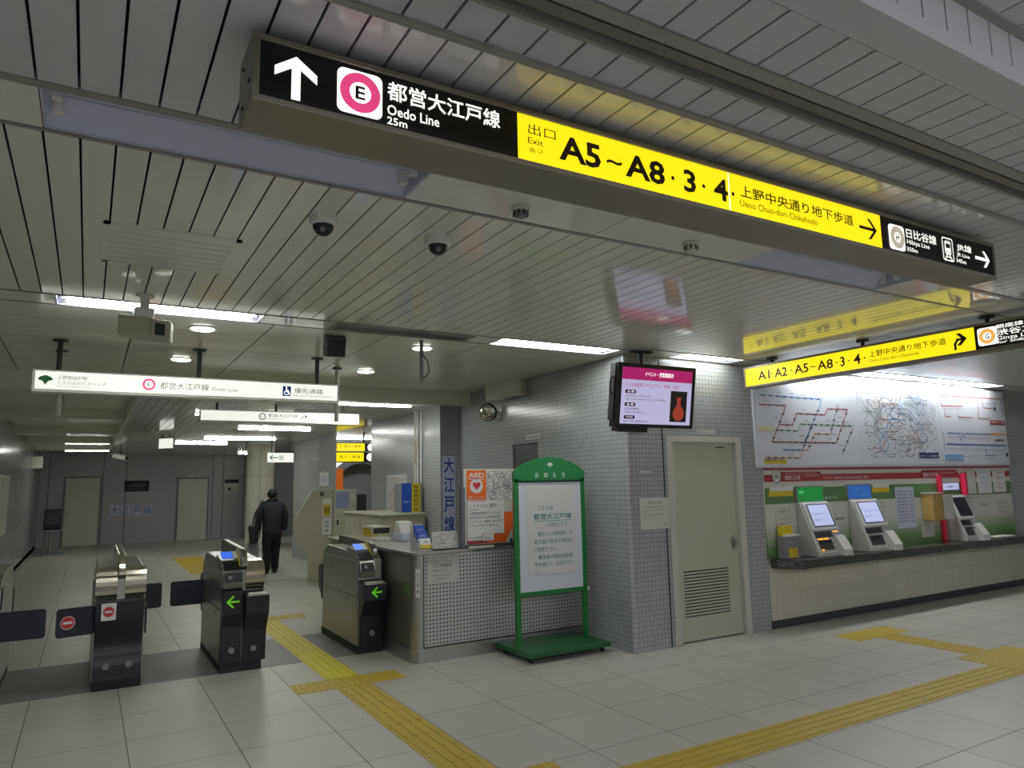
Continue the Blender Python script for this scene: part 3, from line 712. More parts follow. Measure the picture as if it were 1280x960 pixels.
Y2 = 9.9
F = FY(Y2); t = thing('hanging_sign', 'white backlit line sign with a right-turn arrow, hung behind the nearer white sign', 'sign', (2.2, Y2 + .05, LZ), 'white hanging signs')
def g2(x): return px(x, 520, 1, Y2).x
x0, x1, z0, z1 = g2(250), g2(449), 2.53, 2.665
MB().box(x0, x1, Y2, Y2 + .12, z0 - .012, z0 + .003).box(x0, x1, Y2, Y2 + .12, z1 - .003, z1 + .008).box(x0, x0 + .015, Y2, Y2 + .12, z0, z1).box(x1 - .015, x1, Y2, Y2 + .12, z0, z1).build('housing', 'white', t)
MB().fbox(F, x0 + .01, x1 - .01, z0 + .003, z1 - .003, -.1, 0).build('lit_panel', 'lit_white2', t)
for x in (g2(272), g2(346), g2(430)): MB().tube((x, Y2 + .06, z1), (x, Y2 + .06, LZ), .018, 10).build('hanger', 'darkgrey', t)
MB().ring(F, g2(328), (z0 + z1) / 2 + .002, .034, .046, .003).build('line_ring', 'darkred', t)
b = (z0 + z1) / 2
mb = MB().text(F, '都営大江戸線', g2(335), b - .005, .045, g2(372)).text(F, 'Oedo Line', g2(335), b - .035, .02, g2(355)).text(F, 'E', g2(327), b - .014, .03, g2(329.2))
a = g2(377); mb.ribbon(F, [(a, b - .03), (a, b), (a + .02, b + .015), (a + .06, b + .015)], .009, .003).poly(F, [(a + .078, b + .015), (a + .05, b + .042), (a + .04, b + .035), (a + .06, b + .015), (a + .04, b - .005), (a + .05, b - .012)], .003)
mb.build('lettering', 'inkgrey', t)

t = thing('direction_sign', 'small white lit double-sided sign hung near the left end of the passage ceiling', 'sign', (1.3, 16, LZ))
FS = Fr((1.32, 16, 2.58), (.6, -.8, 0))
MB().fbox(FS, -.16, .16, -.1, .1, -.03, .03).build('lit_panel', 'lit_white2', t)
MB().fbox(FS, -.17, .17, .1, .12, -.04, .04).fbox(FS, -.17, .17, -.12, -.1, -.04, .04).build('housing', 'darkgrey', t)
for s_ in (-.1, .1): MB().tube(FS.p(s_, .12), FS.p(s_, LZ - 2.58), .012, 8).build('hanger', 'darkgrey', t)

t = thing('exit_sign', 'small white sign with a dark green left arrow beside the round pillar', 'sign', (3.6, 16, LZ))
F = FY(16.0); x0, x1 = px(335, 572, 1, 16).x, px(367, 572, 1, 16).x; z0, z1 = 2.20, 2.40
MB().fbox(F, x0, x1, z0, z1, -.06, 0).build('lit_panel', 'lit_white2', t)
mb = MB(); a = x0 + .03; b = (z0 + z1) / 2
mb.ribbon(F, [(a + .02, b), (a + .17, b)], .022, .003).poly(F, [(a, b), (a + .06, b + .06), (a + .085, b + .06), (a + .03, b), (a + .085, b - .06), (a + .06, b - .06)], .003)
mb.text(F, '出', a + .2, b - .055, .11, a + .3, .003, .01); mb.build('lettering', 'teal', t)
for x in (x0 + .08, x1 - .08): MB().tube((x, 16.03, z1), (x, 16.03, LZ), .012, 8).build('hanger', 'darkgrey', t)

def far_sign(y, xa, xb, xc, za, zb, label):
    F = FY(y); t = thing('exit_sign', label, 'sign', ((xa + xc) / 2, y + .05, 2.95), 'far yellow exit signs')
    MB().fbox(F, xa, xb, za, zb, -.08, 0).build('yellow_panel', 'lit_yellow', t)
    MB().fbox(F, xb, xc, za, zb, -.08, 0).build('black_panel', 'signback', t)
    MB().fbox(F, xa - .02, xc + .02, zb, zb + .03, -.1, .01).fbox(F, xa - .02, xc + .02, za - .03, za, -.1, .01).build('housing', 'signframe', t)
    MB().disc(F, xb + .17, (za + zb) / 2, .1, .003, 20).disc(F, xb + .42, (za + zb) / 2, .1, .003, 20).build('line_badge', 'lit_white', t)
    MB().text(F, '出口 A1~A4', xa + .05, za + .07, .1, xb - .1, .003).build('lettering', 'brown', t)
    for x in (xa + .1, xb, xc - .05): MB().tube((x, y + .05, zb + .03), (x, y + .05, 2.95), .012, 8).build('hanger', 'darkgrey', t)
far_sign(17.6, 4.9, 6.0, 6.6, 2.27, 2.49, 'far yellow exit sign in the escalator hall, lower and farther')
far_sign(16.6, 4.8, 5.68, 6.4, 2.48, 2.66, 'far yellow exit sign in the escalator hall, upper and nearer')

# CCTV at the end of the left bay
def bullet_cam(p, d, label):
    p = Vector(p); d = Vector(d).normalized(); t = thing('security_camera', label, 'security camera', p)
    MB().tube(p + Vector((0, 0, .0)), p + Vector((0, 0, .22)), .02, 10).build('stem', 'darkgrey', t)
    MB().tube(p - d * .18, p + d * .18, .075, 14).build('body', 'white', t)
    MB().tube(p + d * .18, p + d * .2, .05, 14).build('lens', 'ink', t)
bullet_cam((.72, 22.0, 2.56), (.8, -.6, -.2), 'white bullet camera hung at the far end of the left ceiling edge')

# ================================================================== TICKET GATES
def no_entry(F, u, v, r, parent, n=.002):
    s = MB().disc(F, u, v, r, n, 30).build('no_entry_disc', 'red', parent)
    MB().quad(F, u - r * .68, u + r * .68, v - r * .2, v + r * .2, n + .001).build('no_entry_bar', 'paper', s)
    MB().ring(F, u, v, r * .96, r * 1.08, n + .0005, 30).build('no_entry_rim', 'paperdim', s)
GY = 7.13
def gate_body(t, x0, x1):
    # side profile (y, z)
    P = Fr((0, 0, 0), (0, 1, 0))          # n = +x
    prof = [(GY + .03, .08), (GY + .03, .90), (GY + .10, .955), (GY + .30, .985), (GY + 1.1, 1.0), (GY + 1.22, .96), (GY + 1.27, .88), (GY + 1.27, .08)]
    MB().prism(P, prof, x0 + .015, x1 - .015).build('body', 'steel', t, .008)
    MB().box(x0 + .005, x0 + .015, GY + .05, GY + 1.25, .08, .545).box(x0 + .005, x0 + .015, GY + .05, GY + 1.25, .555, .9).build('side_panel', 'steel', t, .002)
    MB().box(x1 - .015, x1 - .005, GY + .05, GY + 1.25, .08, .545).box(x1 - .015, x1 - .005, GY + .05, GY + 1.25, .555, .9).build('side_panel', 'steel', t, .002)
    MB().box(x0 + .01, x1 - .01, GY + .02, GY + 1.29, 0, .08).build('plinth', 'ink', t)
    for y, z in ((GY + .35, .50), (GY + 1.1, .50), (GY + .9, .8)): MB().tube((x0 + .006, y, z), (x0 + .001, y, z), .011, 10).build('lock', 'ink', t)
    # rear nose
    MB().prism(P, [(GY + 1.27, .38), (GY + 1.42, .52), (GY + 1.42, .74), (GY + 1.27, .78)], x0, x1).build('rear_nose', 'black', t, .006)
def nose(t, x0, x1, tray=True, arrow=None):
    P = Fr((0, 0, 0), (0, 1, 0))
    MB().prism(P, [(GY + .06, .085), (GY - .01, .085), (GY - .03, .36), (GY - .14, .53), (GY - .14, .68), (GY + .06, .72)], x0, x1).build('front_nose', 'black', t, .006)
    MB().box(x0 + .01, x1 - .01, GY - .15, GY + .04, .68, .695).build('tray', 'chrome', t, .004)
    if tray: MB().box(x0 + .03, x1 - .03, GY - .12, GY - .03, .695, .70).build('tray_sticker', 'paper', t)
def barrel(t, x0, x1):
    P = Fr((0, 0, 0), (0, 1, 0)); c = (GY + .10, .84); pr = []
    for i in range(13):
        a = math.radians(-100 - 170 * i / 12)
        r = .135 + (.008 if i % 3 else -.004); pr.append((c[0] + r * math.cos(a) * .95, c[1] + r * math.sin(a)))
    pr += [(GY + .2, .985), (GY + .2, .72)]
    MB().prism(P, pr, x0, x1).build('top_drum', 'chrome', t)
def fin(t, cx, wd, m, y0=.16, y1=1.2, top=1.1):
    P = Fr((0, 0, 0), (0, 1, 0)); up = []; z_low = .93
    for i in range(9):
        a = math.radians(180 - 90 * i / 8); up.append((GY + y0 + .16 + .16 * math.cos(a), z_low + (top - z_low - .03) * math.sin(a)))
    up += [(GY + y1 - .1, top), (GY + y1 - .02, top - .01), (GY + y1, top - .06), (GY + y1, z_low)]
    MB().prism(P, up, cx - wd / 2, cx + wd / 2).build('guide_fin', m, t, .012)
def reader(t, x0, x1):
    P = Fr((0, 0, 0), (0, 1, 0))
    MB().prism(P, [(GY - .02, .74), (GY - .03, .80), (GY + .02, .90), (GY + .16, .985), (GY + .42, 1.02), (GY + .42, .95), (GY + .05, .74)], x0, x1).build('reader_head', 'steeldark', t, .006)
    F = Fr((0, GY + .165, .99), (1, 0, 0), (0, .3, .13)); F.n = F.u.cross(F.v)
    MB().fbox(F, x0 + .015, x1 - .06, .02, .15, 0, .004).build('screen', 'screenblue', t)
    MB().fbox(F, x1 - .058, x1 - .006, .02, .15, 0, .004).build('notice', 'paper', t)
    F = Fr((0, GY + .02, .90), (1, 0, 0), (0, .14, .085))
    MB().fbox(F, x0 + .012, x1 - .012, .01, .14, 0, .006).build('card_reader', 'black', t, .004)
    F = Fr((0, GY - .03, .80), (1, 0, 0), (0, .05, .1))
    MB().fbox(F, x0 + .012, x1 - .012, .0, .09, 0, .006).build('slot_panel', 'ink', t, .004)
    MB().text(F, 'IC', x0 + .05, .03, .03, x0 + .08, .008).build('slot_lettering', 'paper', t)
def front_panel(t, x0, x1, arrow):
    P = Fr((0, 0, 0), (0, 1, 0))
    MB().prism(P, [(GY + .06, .085), (GY + .0, .085), (GY + .01, .40), (GY - .05, .52), (GY - .05, .73), (GY + .06, .75)], x0, x1).build('front_panel', 'black', t, .006)
    if arrow:
        F = FY(GY - .05); a = (x0 + x1) / 2; b = .63
        MB().quad(F, x0 + .02, x1 - .02, .54, .72, .001).build('arrow_window', 'ink', t)
        mb = MB().ribbon(F, [(a - .04, b), (a + .05, b)], .017, .003).ribbon(F, [(a + .0, b + .045), (a - .045, b), (a + .0, b - .045)], .017, .003)
        mb.build('green_arrow', 'arrowgreen', t)
def knob(t, x, y=GY - .002, z=.20): MB().tube((x, y + .02, z), (x, y - .016, z), .026, 16).build('foot_knob', 'midgrey', t)
def flap(t, xa, xb, y, z0=.475, z1=.705, skew=0.0):
    F = Fr(((xa + xb) / 2, y, 0), ((xb - xa), skew, 0))
    L = (xb - xa) / 2
    return F, MB().prism(F, MB().rrect(-L, L, z0, z1, .025), -.012, .012).build('flap', 'navy', t)
GRP = 'ticket gates in a row'
t = thing('ticket_gate', 'steel ticket gate cut off by the left edge of the photo', 'ticket gate', (-.72, 7.75, 0), GRP)
gate_body(t, -.90, -.545); barrel(t, -.90, -.76); barrel(t, -.70, -.55); fin(t, -.73, .05, 'chrome')
front_panel(t, -.895, -.55, None); knob(t, -.62); knob(t, -.8); flap(t, -.56, -.235, GY + .05)
t = thing('ticket_gate', 'steel ticket gate with no-entry signs and a chrome drum top', 'ticket gate', (.295, 7.75, 0), GRP)
gate_body(t, .10, .49); barrel(t, .105, .265); barrel(t, .325, .485); fin(t, .295, .062, 'chrome', -.02, 1.2, 1.13)
P_ = Fr((0, 0, 0), (0, 1, 0))
cv = [(GY - .045 + .065 * math.exp(-((z - .36) / .15) ** 2) + .02 * math.exp(-((z - .1) / .1) ** 2), z) for z in [.085 + .635 * i / 22 for i in range(23)]]
MB().prism(P_, [(GY + .06, .085)] + cv + [(GY + .06, .74)], .115, .475).build('front_panel', 'black', t)
F = FY(GY - .044); st = MB().quad(F, .155, .265, .575, .715, .002).build('no_entry_sticker', 'paper', t); no_entry(F, .21, .645, .042, st, .003)
knob(t, .21, GY - .022); knob(t, .38, GY - .022)
F, fl = flap(t, -.165, .115, GY + .0, .47, .70, .06); no_entry(F, -.06, .585, .05, fl, .014)
F, fl = flap(t, .485, .71, 8.30, .47, .715)
MB().box(.485, .50, GY - .03, GY + .02, .44, .68).build('flap_hinge', 'ink', t)
t = thing('ticket_gate', 'steel ticket gate with blue screen and green arrow, in mid-row', 'ticket gate', (1.29, 7.75, 0), GRP)
gate_body(t, 1.10, 1.48); reader(t, 1.11, 1.285); front_panel(t, 1.105, 1.285, True); nose(t, 1.295, 1.50); barrel(t, 1.31, 1.475)
fin(t, 1.297, .06, 'steeldark', .0, 1.2, 1.12)
P_ = Fr((0, 0, 0), (0, 1, 0)); MB().prism(P_, [(GY + .02, .86), (GY + .10, 1.0), (GY + .25, 1.09), (GY + .25, 1.0), (GY + .12, .86)], 1.262, 1.268).build('yellow_label', 'yellow', t)
knob(t, 1.2, GY - .01); knob(t, 1.39, GY - .02)
F, fl = flap(t, .79, 1.105, 8.30, .47, .715)
t = thing('ticket_gate', 'steel ticket gate with a lit card tray and a green arrow beside the counter', 'ticket gate', (2.52, 7.75, 0), GRP)
gate_body(t, 2.38, 2.655); reader(t, 2.40, 2.56); fin(t, 2.585, .055, 'steeldark', .05, 1.25, 1.10)
nose(t, 2.40, 2.64); F = FY(GY - .14); a, b = 2.53, .605
MB().ribbon(F, [(a - .04, b), (a + .045, b)], .017, .003).ribbon(F, [(a + .0, b + .042), (a - .045, b), (a + .0, b - .042)], .017, .003).build('green_arrow', 'arrowgreen', t)
MB().prism(P_, [(GY + .04, .86), (GY + .12, 1.0), (GY + .27, 1.08), (GY + .27, 1.0), (GY + .14, .86)], 2.548, 2.556).build('yellow_label', 'yellow', t)
knob(t, 2.52, GY - .03)

# ================================================================== COUNTER
t = thing('service_counter', 'steel staff counter with perforated front and rounded corner post', 'counter', (3.6, 7.4, 0))
CX0, CY0, CT = 2.70, 6.45, 1.02
FB = FY(CY0)
MB().box(2.80, 4.625, CY0, CY0 + .04, .14, CT - .03).build('perforated_front', 'perf', t)
def corner_prism(mb, x0, y0, r, z0, z1, ext):
    pts = [(x0 + r - r * math.cos(math.radians(a)), y0 + r - r * math.sin(math.radians(a))) for a in range(0, 91, 10)]
    FT = Fr((0, 0, 0), (1, 0, 0), (0, 1, 0))
    return mb.prism(FT, pts + ext, z0, z1)
corner_prism(MB(), CX0, CY0, .10, .12, CT - .03, [(2.80, CY0 + .12)]).build('corner_post', 'steel', t)
MB().box(CX0 + .002, CX0 + .04, CY0 + .10, 9.15, .14, CT - .03).build('side_panel', 'steel', t)
corner_prism(MB(), CX0 - .012, CY0 - .012, .11, 0, .13, [(4.625, CY0 - .012), (4.625, CY0 + .1), (2.9, CY0 + .1), (2.9, 9.15), (CX0 - .012, 9.15)]).build('plinth', 'steel', t)
corner_prism(MB(), CX0 - .045, CY0 - .05, .12, CT - .03, CT, [(3.24, CY0 - .05), (3.24, CY0 + .02), (4.625, CY0 + .02), (4.625, 7.1), (3.3, 7.1), (3.3, 9.2), (CX0 - .045, 9.2)]).build('worktop', 'steel', t, .006)
MB().box(2.95, 3.28, 7.1, 9.15, .14, CT - .03).box(3.3, 4.62, 7.0, 7.08, .14, CT - .03).build('inner_panel', 'steeldark', t)
MB().box(2.795, 2.803, CY0 - .004, CY0 + .004, .13, CT - .03).build('seam', 'ink', t)
# papers on the counter front
def sheet(name, label, cat, F, u0, u1, v0, v1, m='paper', n=.003, lines=None, group=None, ink='ink', border=None):
    t = thing(name, label, cat, F.p((u0 + u1) / 2, v0, n), group)
    MB().fbox(F, u0, u1, v0, v1, n - .0025, n).build('sheet', m, t)
    if border: MB().ribbon(F, [(u0, v0), (u1, v0), (u1, v1), (u0, v1), (u0, v0)], .006, n + .0005).build('border', border, t)
    if lines:
        mb = MB()
        for s, a, b, h, e in lines: mb.text(F, s, a, b, h, e, n + .001)
        mb.build('lettering', ink, t)
    return t
sheet('notice', 'white paper notice taped high on the perforated counter front', 'notice', FB, 2.835, 3.155, .71, .955, 'paperdim', .003,
      [('ここは', 2.87, .905, .025, 2.95), ('大江戸線専用', 2.89, .86, .032, 3.09), ('改札口です', 2.89, .815, .032, 3.05), ('銀座線 のりばは後方へ', 2.89, .778, .018, 3.10), ('ご利用下さい', 2.93, .745, .018, 3.07)], 'paper notices', 'inkgrey')
FC = Fr((2.745, CY0 + .012, 0), (1, -.6, 0))
sheet('label', 'narrow upright white label on the rounded counter post', 'label', FC, -.022, .022, .60, .86, 'paper', .008, [('大', -.014, .79, .035, .014), ('江', -.014, .735, .035, .014), ('戸', -.014, .685, .035, .014), ('線', -.014, .635, .035, .014)])
# glazed poster partition on the counter
t = thing('poster_partition', 'dark framed glazed partition standing on the right of the counter', 'partition', (4.0, 6.48, CT))
MB().box(3.205, 3.245, CY0 + .0, CY0 + .05, CT, 1.62).build('post', 'glass', t)
MB().box(3.245, 4.60, CY0 + .022, CY0 + .034, CT + .03, 1.80).build('pane', 'paperdim', t)
MB().box(3.245, 4.60, CY0 + .0, CY0 + .05, CT, CT + .03).build('bottom_rail', 'darkgrey', t)
FP = FY(CY0 + .022)
def gp(x, y): p = px(x, y, 1, CY0 + .02); return p.x, p.z
def pbox(xa, ya, xb, yb): a, b = gp(xa, ya), gp(xb, yb); return a[0], b[0], b[1], a[1]
u0, u1, v0, v1 = pbox(583, 588, 608, 624)
t = thing('aed_poster', 'orange AED poster with a heart on the glass partition', 'poster', FP.p((u0 + u1) / 2, v0))
MB().fbox(FP, u0, u1, v0, v1, 0, .003).build('sheet', 'orange', t)
a, b, r = (u0 + u1) / 2, (v0 + v1) / 2 - .01, (u1 - u0) * .33
MB().text(FP, 'AED', u0 + .02, v1 - .075, .05, u1 - .02, .005, .02).text(FP, '設置しています', u0 + .015, v0 + .012, .022, u1 - .015, .005).quad(FP, u0 + .02, u1 - .02, v1 - .092, v1 - .085, .004).disc(FP, a, b, r, .004, 28).build('lettering', 'paper', t)
h_ = [(0, -.75), (.75, .1), (.8, .4), (.55, .65), (.2, .6), (0, .35), (-.2, .6), (-.55, .65), (-.8, .4), (-.75, .1)]
MB().poly(FP, [(a + x * r * .75, b + y * r * .75) for x, y in h_], .006).build('heart', 'red', t)
u0, u1, v0, v1 = pbox(608, 588, 642, 625)
t = thing('route_map_poster', 'pale grey area map beside the AED poster', 'poster', FP.p((u0 + u1) / 2, v0))
MB().fbox(FP, u0, u1, v0, v1, 0, .003).build('sheet', 'paper', t)
def squiggle(mb, F, u0, u1, v0, v1, n, k, wd, rnd):
    for i in range(k):
        p = [(rnd.uniform(u0, u1), rnd.uniform(v0, v1))]; d = rnd.choice([0, 45, 90, 135, 180, 225, 270, 315])
        for j in range(rnd.randint(2, 6)):
            d += rnd.choice([-45, 0, 0, 45]); L = rnd.uniform(.03, .12) * (u1 - u0)
            q = (min(u1, max(u0, p[-1][0] + L * math.cos(math.radians(d)))), min(v1, max(v0, p[-1][1] + L * math.sin(math.radians(d))))); p.append(q)
        mb.ribbon(F, p, wd, n)
    return mb
rnd = random.Random(3)
squiggle(MB(), FP, u0 + .01, u1 - .01, v0 + .01, v1 - .01, .004, 120, .003, rnd).build('route_line', 'inkgrey', t)
u0, u1, v0, v1 = pbox(622, 625, 642, 690)
t = thing('poster', 'orange and white poster behind the toilet notice on the partition', 'poster', FP.p((u0 + u1) / 2, v0))
MB().fbox(FP, 3.31, u1, CT + .035, v1, 0, .002).build('sheet', 'orange', t)
MB().poly(FP, [(u0 + .08, v0 + .05), (u1 - .01, v0 + .05), (u1 - .01, v0 + .25), (u0 + .1, v0 + .14)], .003).poly(FP, [(u1 - .16, v1 - .12), (u1 - .01, v1 - .12), (u1 - .01, v1 - .01), (u1 - .16, v1 - .01)], .003).build('picture', 'paperdim', t)
MB().disc(FP, u0 + .15, v0 + .12, .02, .005).disc(FP, u0 + .17, v0 + .07, .018, .005).build('dot', 'blue', t)
u0, u1, v0, v1 = pbox(583, 672, 612, 686)
t = tag(MB().fbox(FP, 3.275, 3.5, CT + .035, CT + .15, .002, .006).build('flyer', 'darkred'), 'dark purple and red flyer at the foot of the partition', 'flyer')
u0, u1, v0, v1 = pbox(584, 627, 630, 666)
sheet('toilet_notice', 'white toilet guide notice below the AED poster', 'notice', FP, u0, u1, v0, v1, 'paper', .009,
      [('トイレのご案内', u0 + .07, v1 - .065, .04, u1 - .09), ('上野御徒町駅', u0 + .015, v1 - .09, .014, u0 + .12), ('上野御徒町駅でトイレは', u0 + .015, v1 - .135, .03, u1 - .05), ('改札内ホーム中央付近', u0 + .015, v1 - .175, .03, u1 - .04), ('エレベーター裏側にあります', u0 + .015, v1 - .215, .027, u1 - .02), ('上がってすぐ右です。', u0 + .015, v1 - .255, .027, u1 - .06)], 'paper notices')
u0, u1, v0, v1 = pbox(584, 668, 602, 675)
sheet('label', 'long white label strip under the toilet notice', 'label', FP, u0, u1, v0, v1, 'paper', .010, [('お問い合わせ 駅事務室', u0 + .01, v0 + .012, .025, u1 - .01)])
u0, u1, v0, v1 = pbox(603, 668, 617, 675)
sheet('label', 'short white label at the right of the label strip', 'label', FP, u0, u1, v0, v1, 'paper', .010, [('TEL', u0 + .01, v0 + .012, .025, u1 - .03)])
t = tag(MB().box(3.27, 3.55, CY0 - .035, CY0 + .0, CT + .001, CT + .018).build('card_tray', 'offwhite'), 'low pale tray on the ledge below the toilet notice', 'tray')
# leaflet rack
t = thing('leaflet_rack', 'tiered rack of blue and white leaflets on the counter corner', 'leaflet rack', (2.84, 6.58, CT))
P_ = Fr((0, 0, 0), (0, 1, 0))
MB().box(2.78, 2.905, 6.50, 6.74, CT, CT + .012).box(2.78, 2.905, 6.73, 6.74, CT, CT + .24).build('stand', 'offwhite', t)
for i, (m1) in enumerate(('white', 'blue', 'blue')):
    FL = Fr((2.842, 6.52 + .065 * i, CT + .015 + .055 * i), (1, 0, 0), (0, .35, 1))
    s = MB().fbox(FL, -.055, .055, 0, .11 - .012 * (i == 0), 0, .03).build('leaflet_stack', m1, t)
    MB().fbox(FL, -.055, .055, .0, .035, .03, .032).build('leaflet_strip', 'paper' if i else 'yellow', s)
    MB().text(FL, ['ご案内', '都営', 'マップ'][i], -.03, .05, .02, .03, .034).build('lettering', 'ink' if not i else 'paper', s)
# map stand
t = thing('map_stand', 'small map on a tilted stand on the counter beside the leaflet rack', 'map stand', (3.05, 6.6, CT))
FL = Fr((3.055, 6.50, CT + .012), (1, 0, 0), (0, .22, 1))
MB().fbox(FL, -.135, .135, 0, .165, -.012, 0).build('board', 'paperdim', t)
MB().box(2.93, 3.19, 6.48, 6.62, CT, CT + .012).build('base', 'ink', t)
squiggle(MB(), FL, -.125, .125, .01, .155, .001, 46, .0022, random.Random(5)).build('route_line', 'inkgrey', t)
# customer display, receipt printer
t = thing('customer_display', 'small black customer display on a white foot, on the far part of the counter', 'display', (2.98, 8.2, CT))
F = FY(8.16)
MB().box(2.92, 3.1, 8.12, 8.30, CT, CT + .03).build('base', 'white', t, .008)
MB().tube((3.0, 8.2, CT + .03), (3.0, 8.2, CT + .07), .02, 12).build('neck', 'white', t)
MB().fbox(F, 2.89, 3.12, CT + .06, CT + .16, -.05, 0).build('housing', 'beige2', t, .006)
MB().quad(F, 2.905, 3.105, CT + .075, CT + .14, .002).build('screen', 'ink', t)
t = thing('office_printer', 'small white printer with pale blue front behind the counter display', 'printer', (3.2, 7.9, CT))
MB().box(3.10, 3.29, 7.75, 8.05, CT, CT + .09).build('base', 'tray', t, .01)
MB().prism(P_, [(7.82, CT + .09), (7.90, CT + .21), (8.0, CT + .22), (8.05, CT + .09)], 3.11, 3.28).build('paper_cover', 'white', t, .01)
# desk with boxes behind the counter
DX0, DX1, DZ = px(476, 650, 1, 9.7).x, px(537, 650, 1, 9.7).x, px(520, 641, 1, 9.7).z
DX1 = min(DX1, 4.245)
t = thing('desk_cabinet', 'long beige desk cabinet against the tiled wall behind the counter', 'cabinet', (DX1 - .3, 10.4, 0))
MB().box(DX0, DX1, 9.72, 11.4, .05, DZ - .03).build('body', 'beige', t, .01)
MB().box(DX0 - .02, DX1, 9.7, 11.42, DZ - .03, DZ).build('top', 'beige2', t, .005)
MB().box(DX0 - .006, DX0, 9.8, 10.5, .15, DZ - .1).build('door', 'beige2', t); MB().box(DX0 - .006, DX0, 10.6, 11.3, .15, DZ - .1).build('door', 'beige2', t)
a = px(510, 656, 1, 9.7); MB().box(a.x - .1, a.x + .1, 9.712, 9.72, a.z - .02, a.z + .02).build('label_plate', 'greenline', t)
t = thing('storage_box', 'low yellow box with a pale lid on the far end of the counter', 'box', (3.2, 8.9, CT))
MB().box(3.10, 3.28, 8.75, 9.1, CT, CT + .10).build('carton', 'yellow', t); MB().box(3.09, 3.29, 8.74, 9.11, CT + .10, CT + .125).build('lid', 'offwhite', t)
t = thing('ticket_holder', 'upright box with one blue and one yellow face by the tiled wall', 'box', (4.0, 9.9, DZ))
HY = 9.85
xa, xb, xc, xd = [px(v, 620, 1, HY).x for v in (502, 514.5, 525, 534)]; zt = px(510, 604, 1, HY).z
MB().box(xa, min(xd, 4.245), HY, HY + .3, DZ, zt).build('body', 'midgrey', t, .004)
F = FY(HY); bf = MB().fbox(F, xa, xb, DZ + .01, zt, 0, .004).build('blue_face', 'blue', t); yf = MB().fbox(F, xb, xc, DZ + .01, zt, 0, .004).build('yellow_face', 'yellow', t)
MB().text(F, 'No.1', xa + .03, DZ + .14, .035, xb - .025, .006).build('lettering', 'paper', bf)
mb = MB(); st_ = (zt - DZ - .03) / 6
for i, c in enumerate('精算券回収箱'): mb.text(F, c, xb + .025, zt - .01 - (i + 1) * st_, st_ * .7, xc - .025, .006)
mb.build('lettering', 'ink', yf)
FW_ = FX(4.3)
def gw(x, y): p = px(x, y, 0, 4.295); return -p.y, p.z
a, b = gw(483, 594), gw(508, 640)
t = thing('wall_map', 'large paper line map on the tiled wall behind the counter', 'poster', FW_.p((a[0] + b[0]) / 2, b[1]))
MB().fbox(FW_, a[0], b[0], b[1], a[1], 0, .004).build('sheet', 'paper', t)
squiggle(MB(), FW_, a[0] + .05, b[0] - .05, b[1] + .02, a[1] - .05, .005, 60, .006, random.Random(9)).build('route_line', 'greyline', t)
squiggle(MB(), FW_, a[0] + .05, b[0] - .05, b[1] + .02, a[1] - .05, .006, 14, .008, random.Random(10)).build('route_line', 'redline', t)
# conduits
for k, (x, lab) in enumerate(((519.5, 'white conduit down the tiled wall, left of three'), (522.5, 'white conduit down the tiled wall, middle of three'), (527, 'white conduit down the tiled wall, right of three'))):
    y = px(x, 550, 0, 4.29).y
    t = thing('conduit', lab, 'conduit', (4.28, y, 1.15), 'white conduits on the tiled wall')
    MB().tube((4.28, y, 1.1), (4.28, y, LZ), .014, 10).build('pipe', 'white', t)
    for z in (1.5, 2.0, 2.5): MB().box(4.27, 4.3, y - .02, y + .02, z, z + .02).build('clip', 'white', t)
y = px(521, 560, 0, 4.29).y
tag(MB().box(4.245, 4.30, y - .05, y + .05, 2.02, 2.32).build('junction_box', 'beige', None, .005), 'beige junction box on the white conduits', 'junction box')
# upright station name on the pillar face
F = FY(9.31); xa, xb = px(553.5, 600, 1, 9.31).x, px(568.5, 600, 1, 9.31).x; zt, zb = px(560, 570, 1, 9.31).z, px(560, 668, 1, 9.31).z
t = thing('name_sign', 'upright white sign with big blue characters on the pillar behind the counter', 'sign', F.p((xa + xb) / 2, zb))
MB().fbox(F, xa, xb, zb, zt, 0, .01).build('board', 'tray', t)
mb = MB(); hh = (zt - zb) / 4
for i, c in enumerate('大江戸線'): mb.text(F, c, xa + .012, zt - hh * (i + 1) + .03, hh - .05, xb - .012, .012, .02)
mb.build('lettering', 'blue', t)
# recess / hatch in the return wall
FR_ = FX(4.63)
struct(MB().box(4.65, 4.80, 7.25, 7.86, 0, 2.13).build('door_2', 'darkgrey'))
def gr(x, y): p = px(x, y, 0, 4.625); return -p.y, p.z
a, b = gr(660, 550), gr(669, 556)
sheet('label', 'small white label above the dark doorway beside the green stand', 'label', FR_, -7.5, -7.2, 2.17, 2.23, 'paper', .004, [('駅事務室', -7.48, 2.185, .03, -7.22)])
# loudspeakers and mirror on the return wall
def wall_speaker(y, label):
    t = thing('wall_loudspeaker', label, 'loudspeaker', (4.63, y, 2.72), 'beige loudspeakers on the tiled wall')
    FS = Fr((4.47, y, 2.83), (.25, -1, 0), (-.12, 0, 1))
    MB().fbox(FS, -.18, .18, -.12, .12, -.13, 0).build('cabinet', 'beige2', t, .012)
    MB().fbox(FS, -.16, .16, -.10, .10, 0, .006).build('grille', 'offwhite', t, .004)
    MB().box(4.58, 4.63, y - .03, y + .03, 2.78, 2.88).build('bracket', 'darkgrey', t)
wall_speaker(8.02, 'beige loudspeaker on the tiled wall, left of the pair')
wall_speaker(7.60, 'beige loudspeaker on the tiled wall, right of the pair')
t = thing('convex_mirror', 'small convex mirror on the tiled wall below the loudspeakers', 'mirror', (4.63, 8.3, 2.5))
ax = Vector((-.75, -.6, -.25)).normalized(); c = Vector((4.50, 8.25, 2.58))
MB().lathe(c, [(.12, -.03), (.12, 0), (.11, .008)], 28, ax).build('rim', 'darkgrey', t)
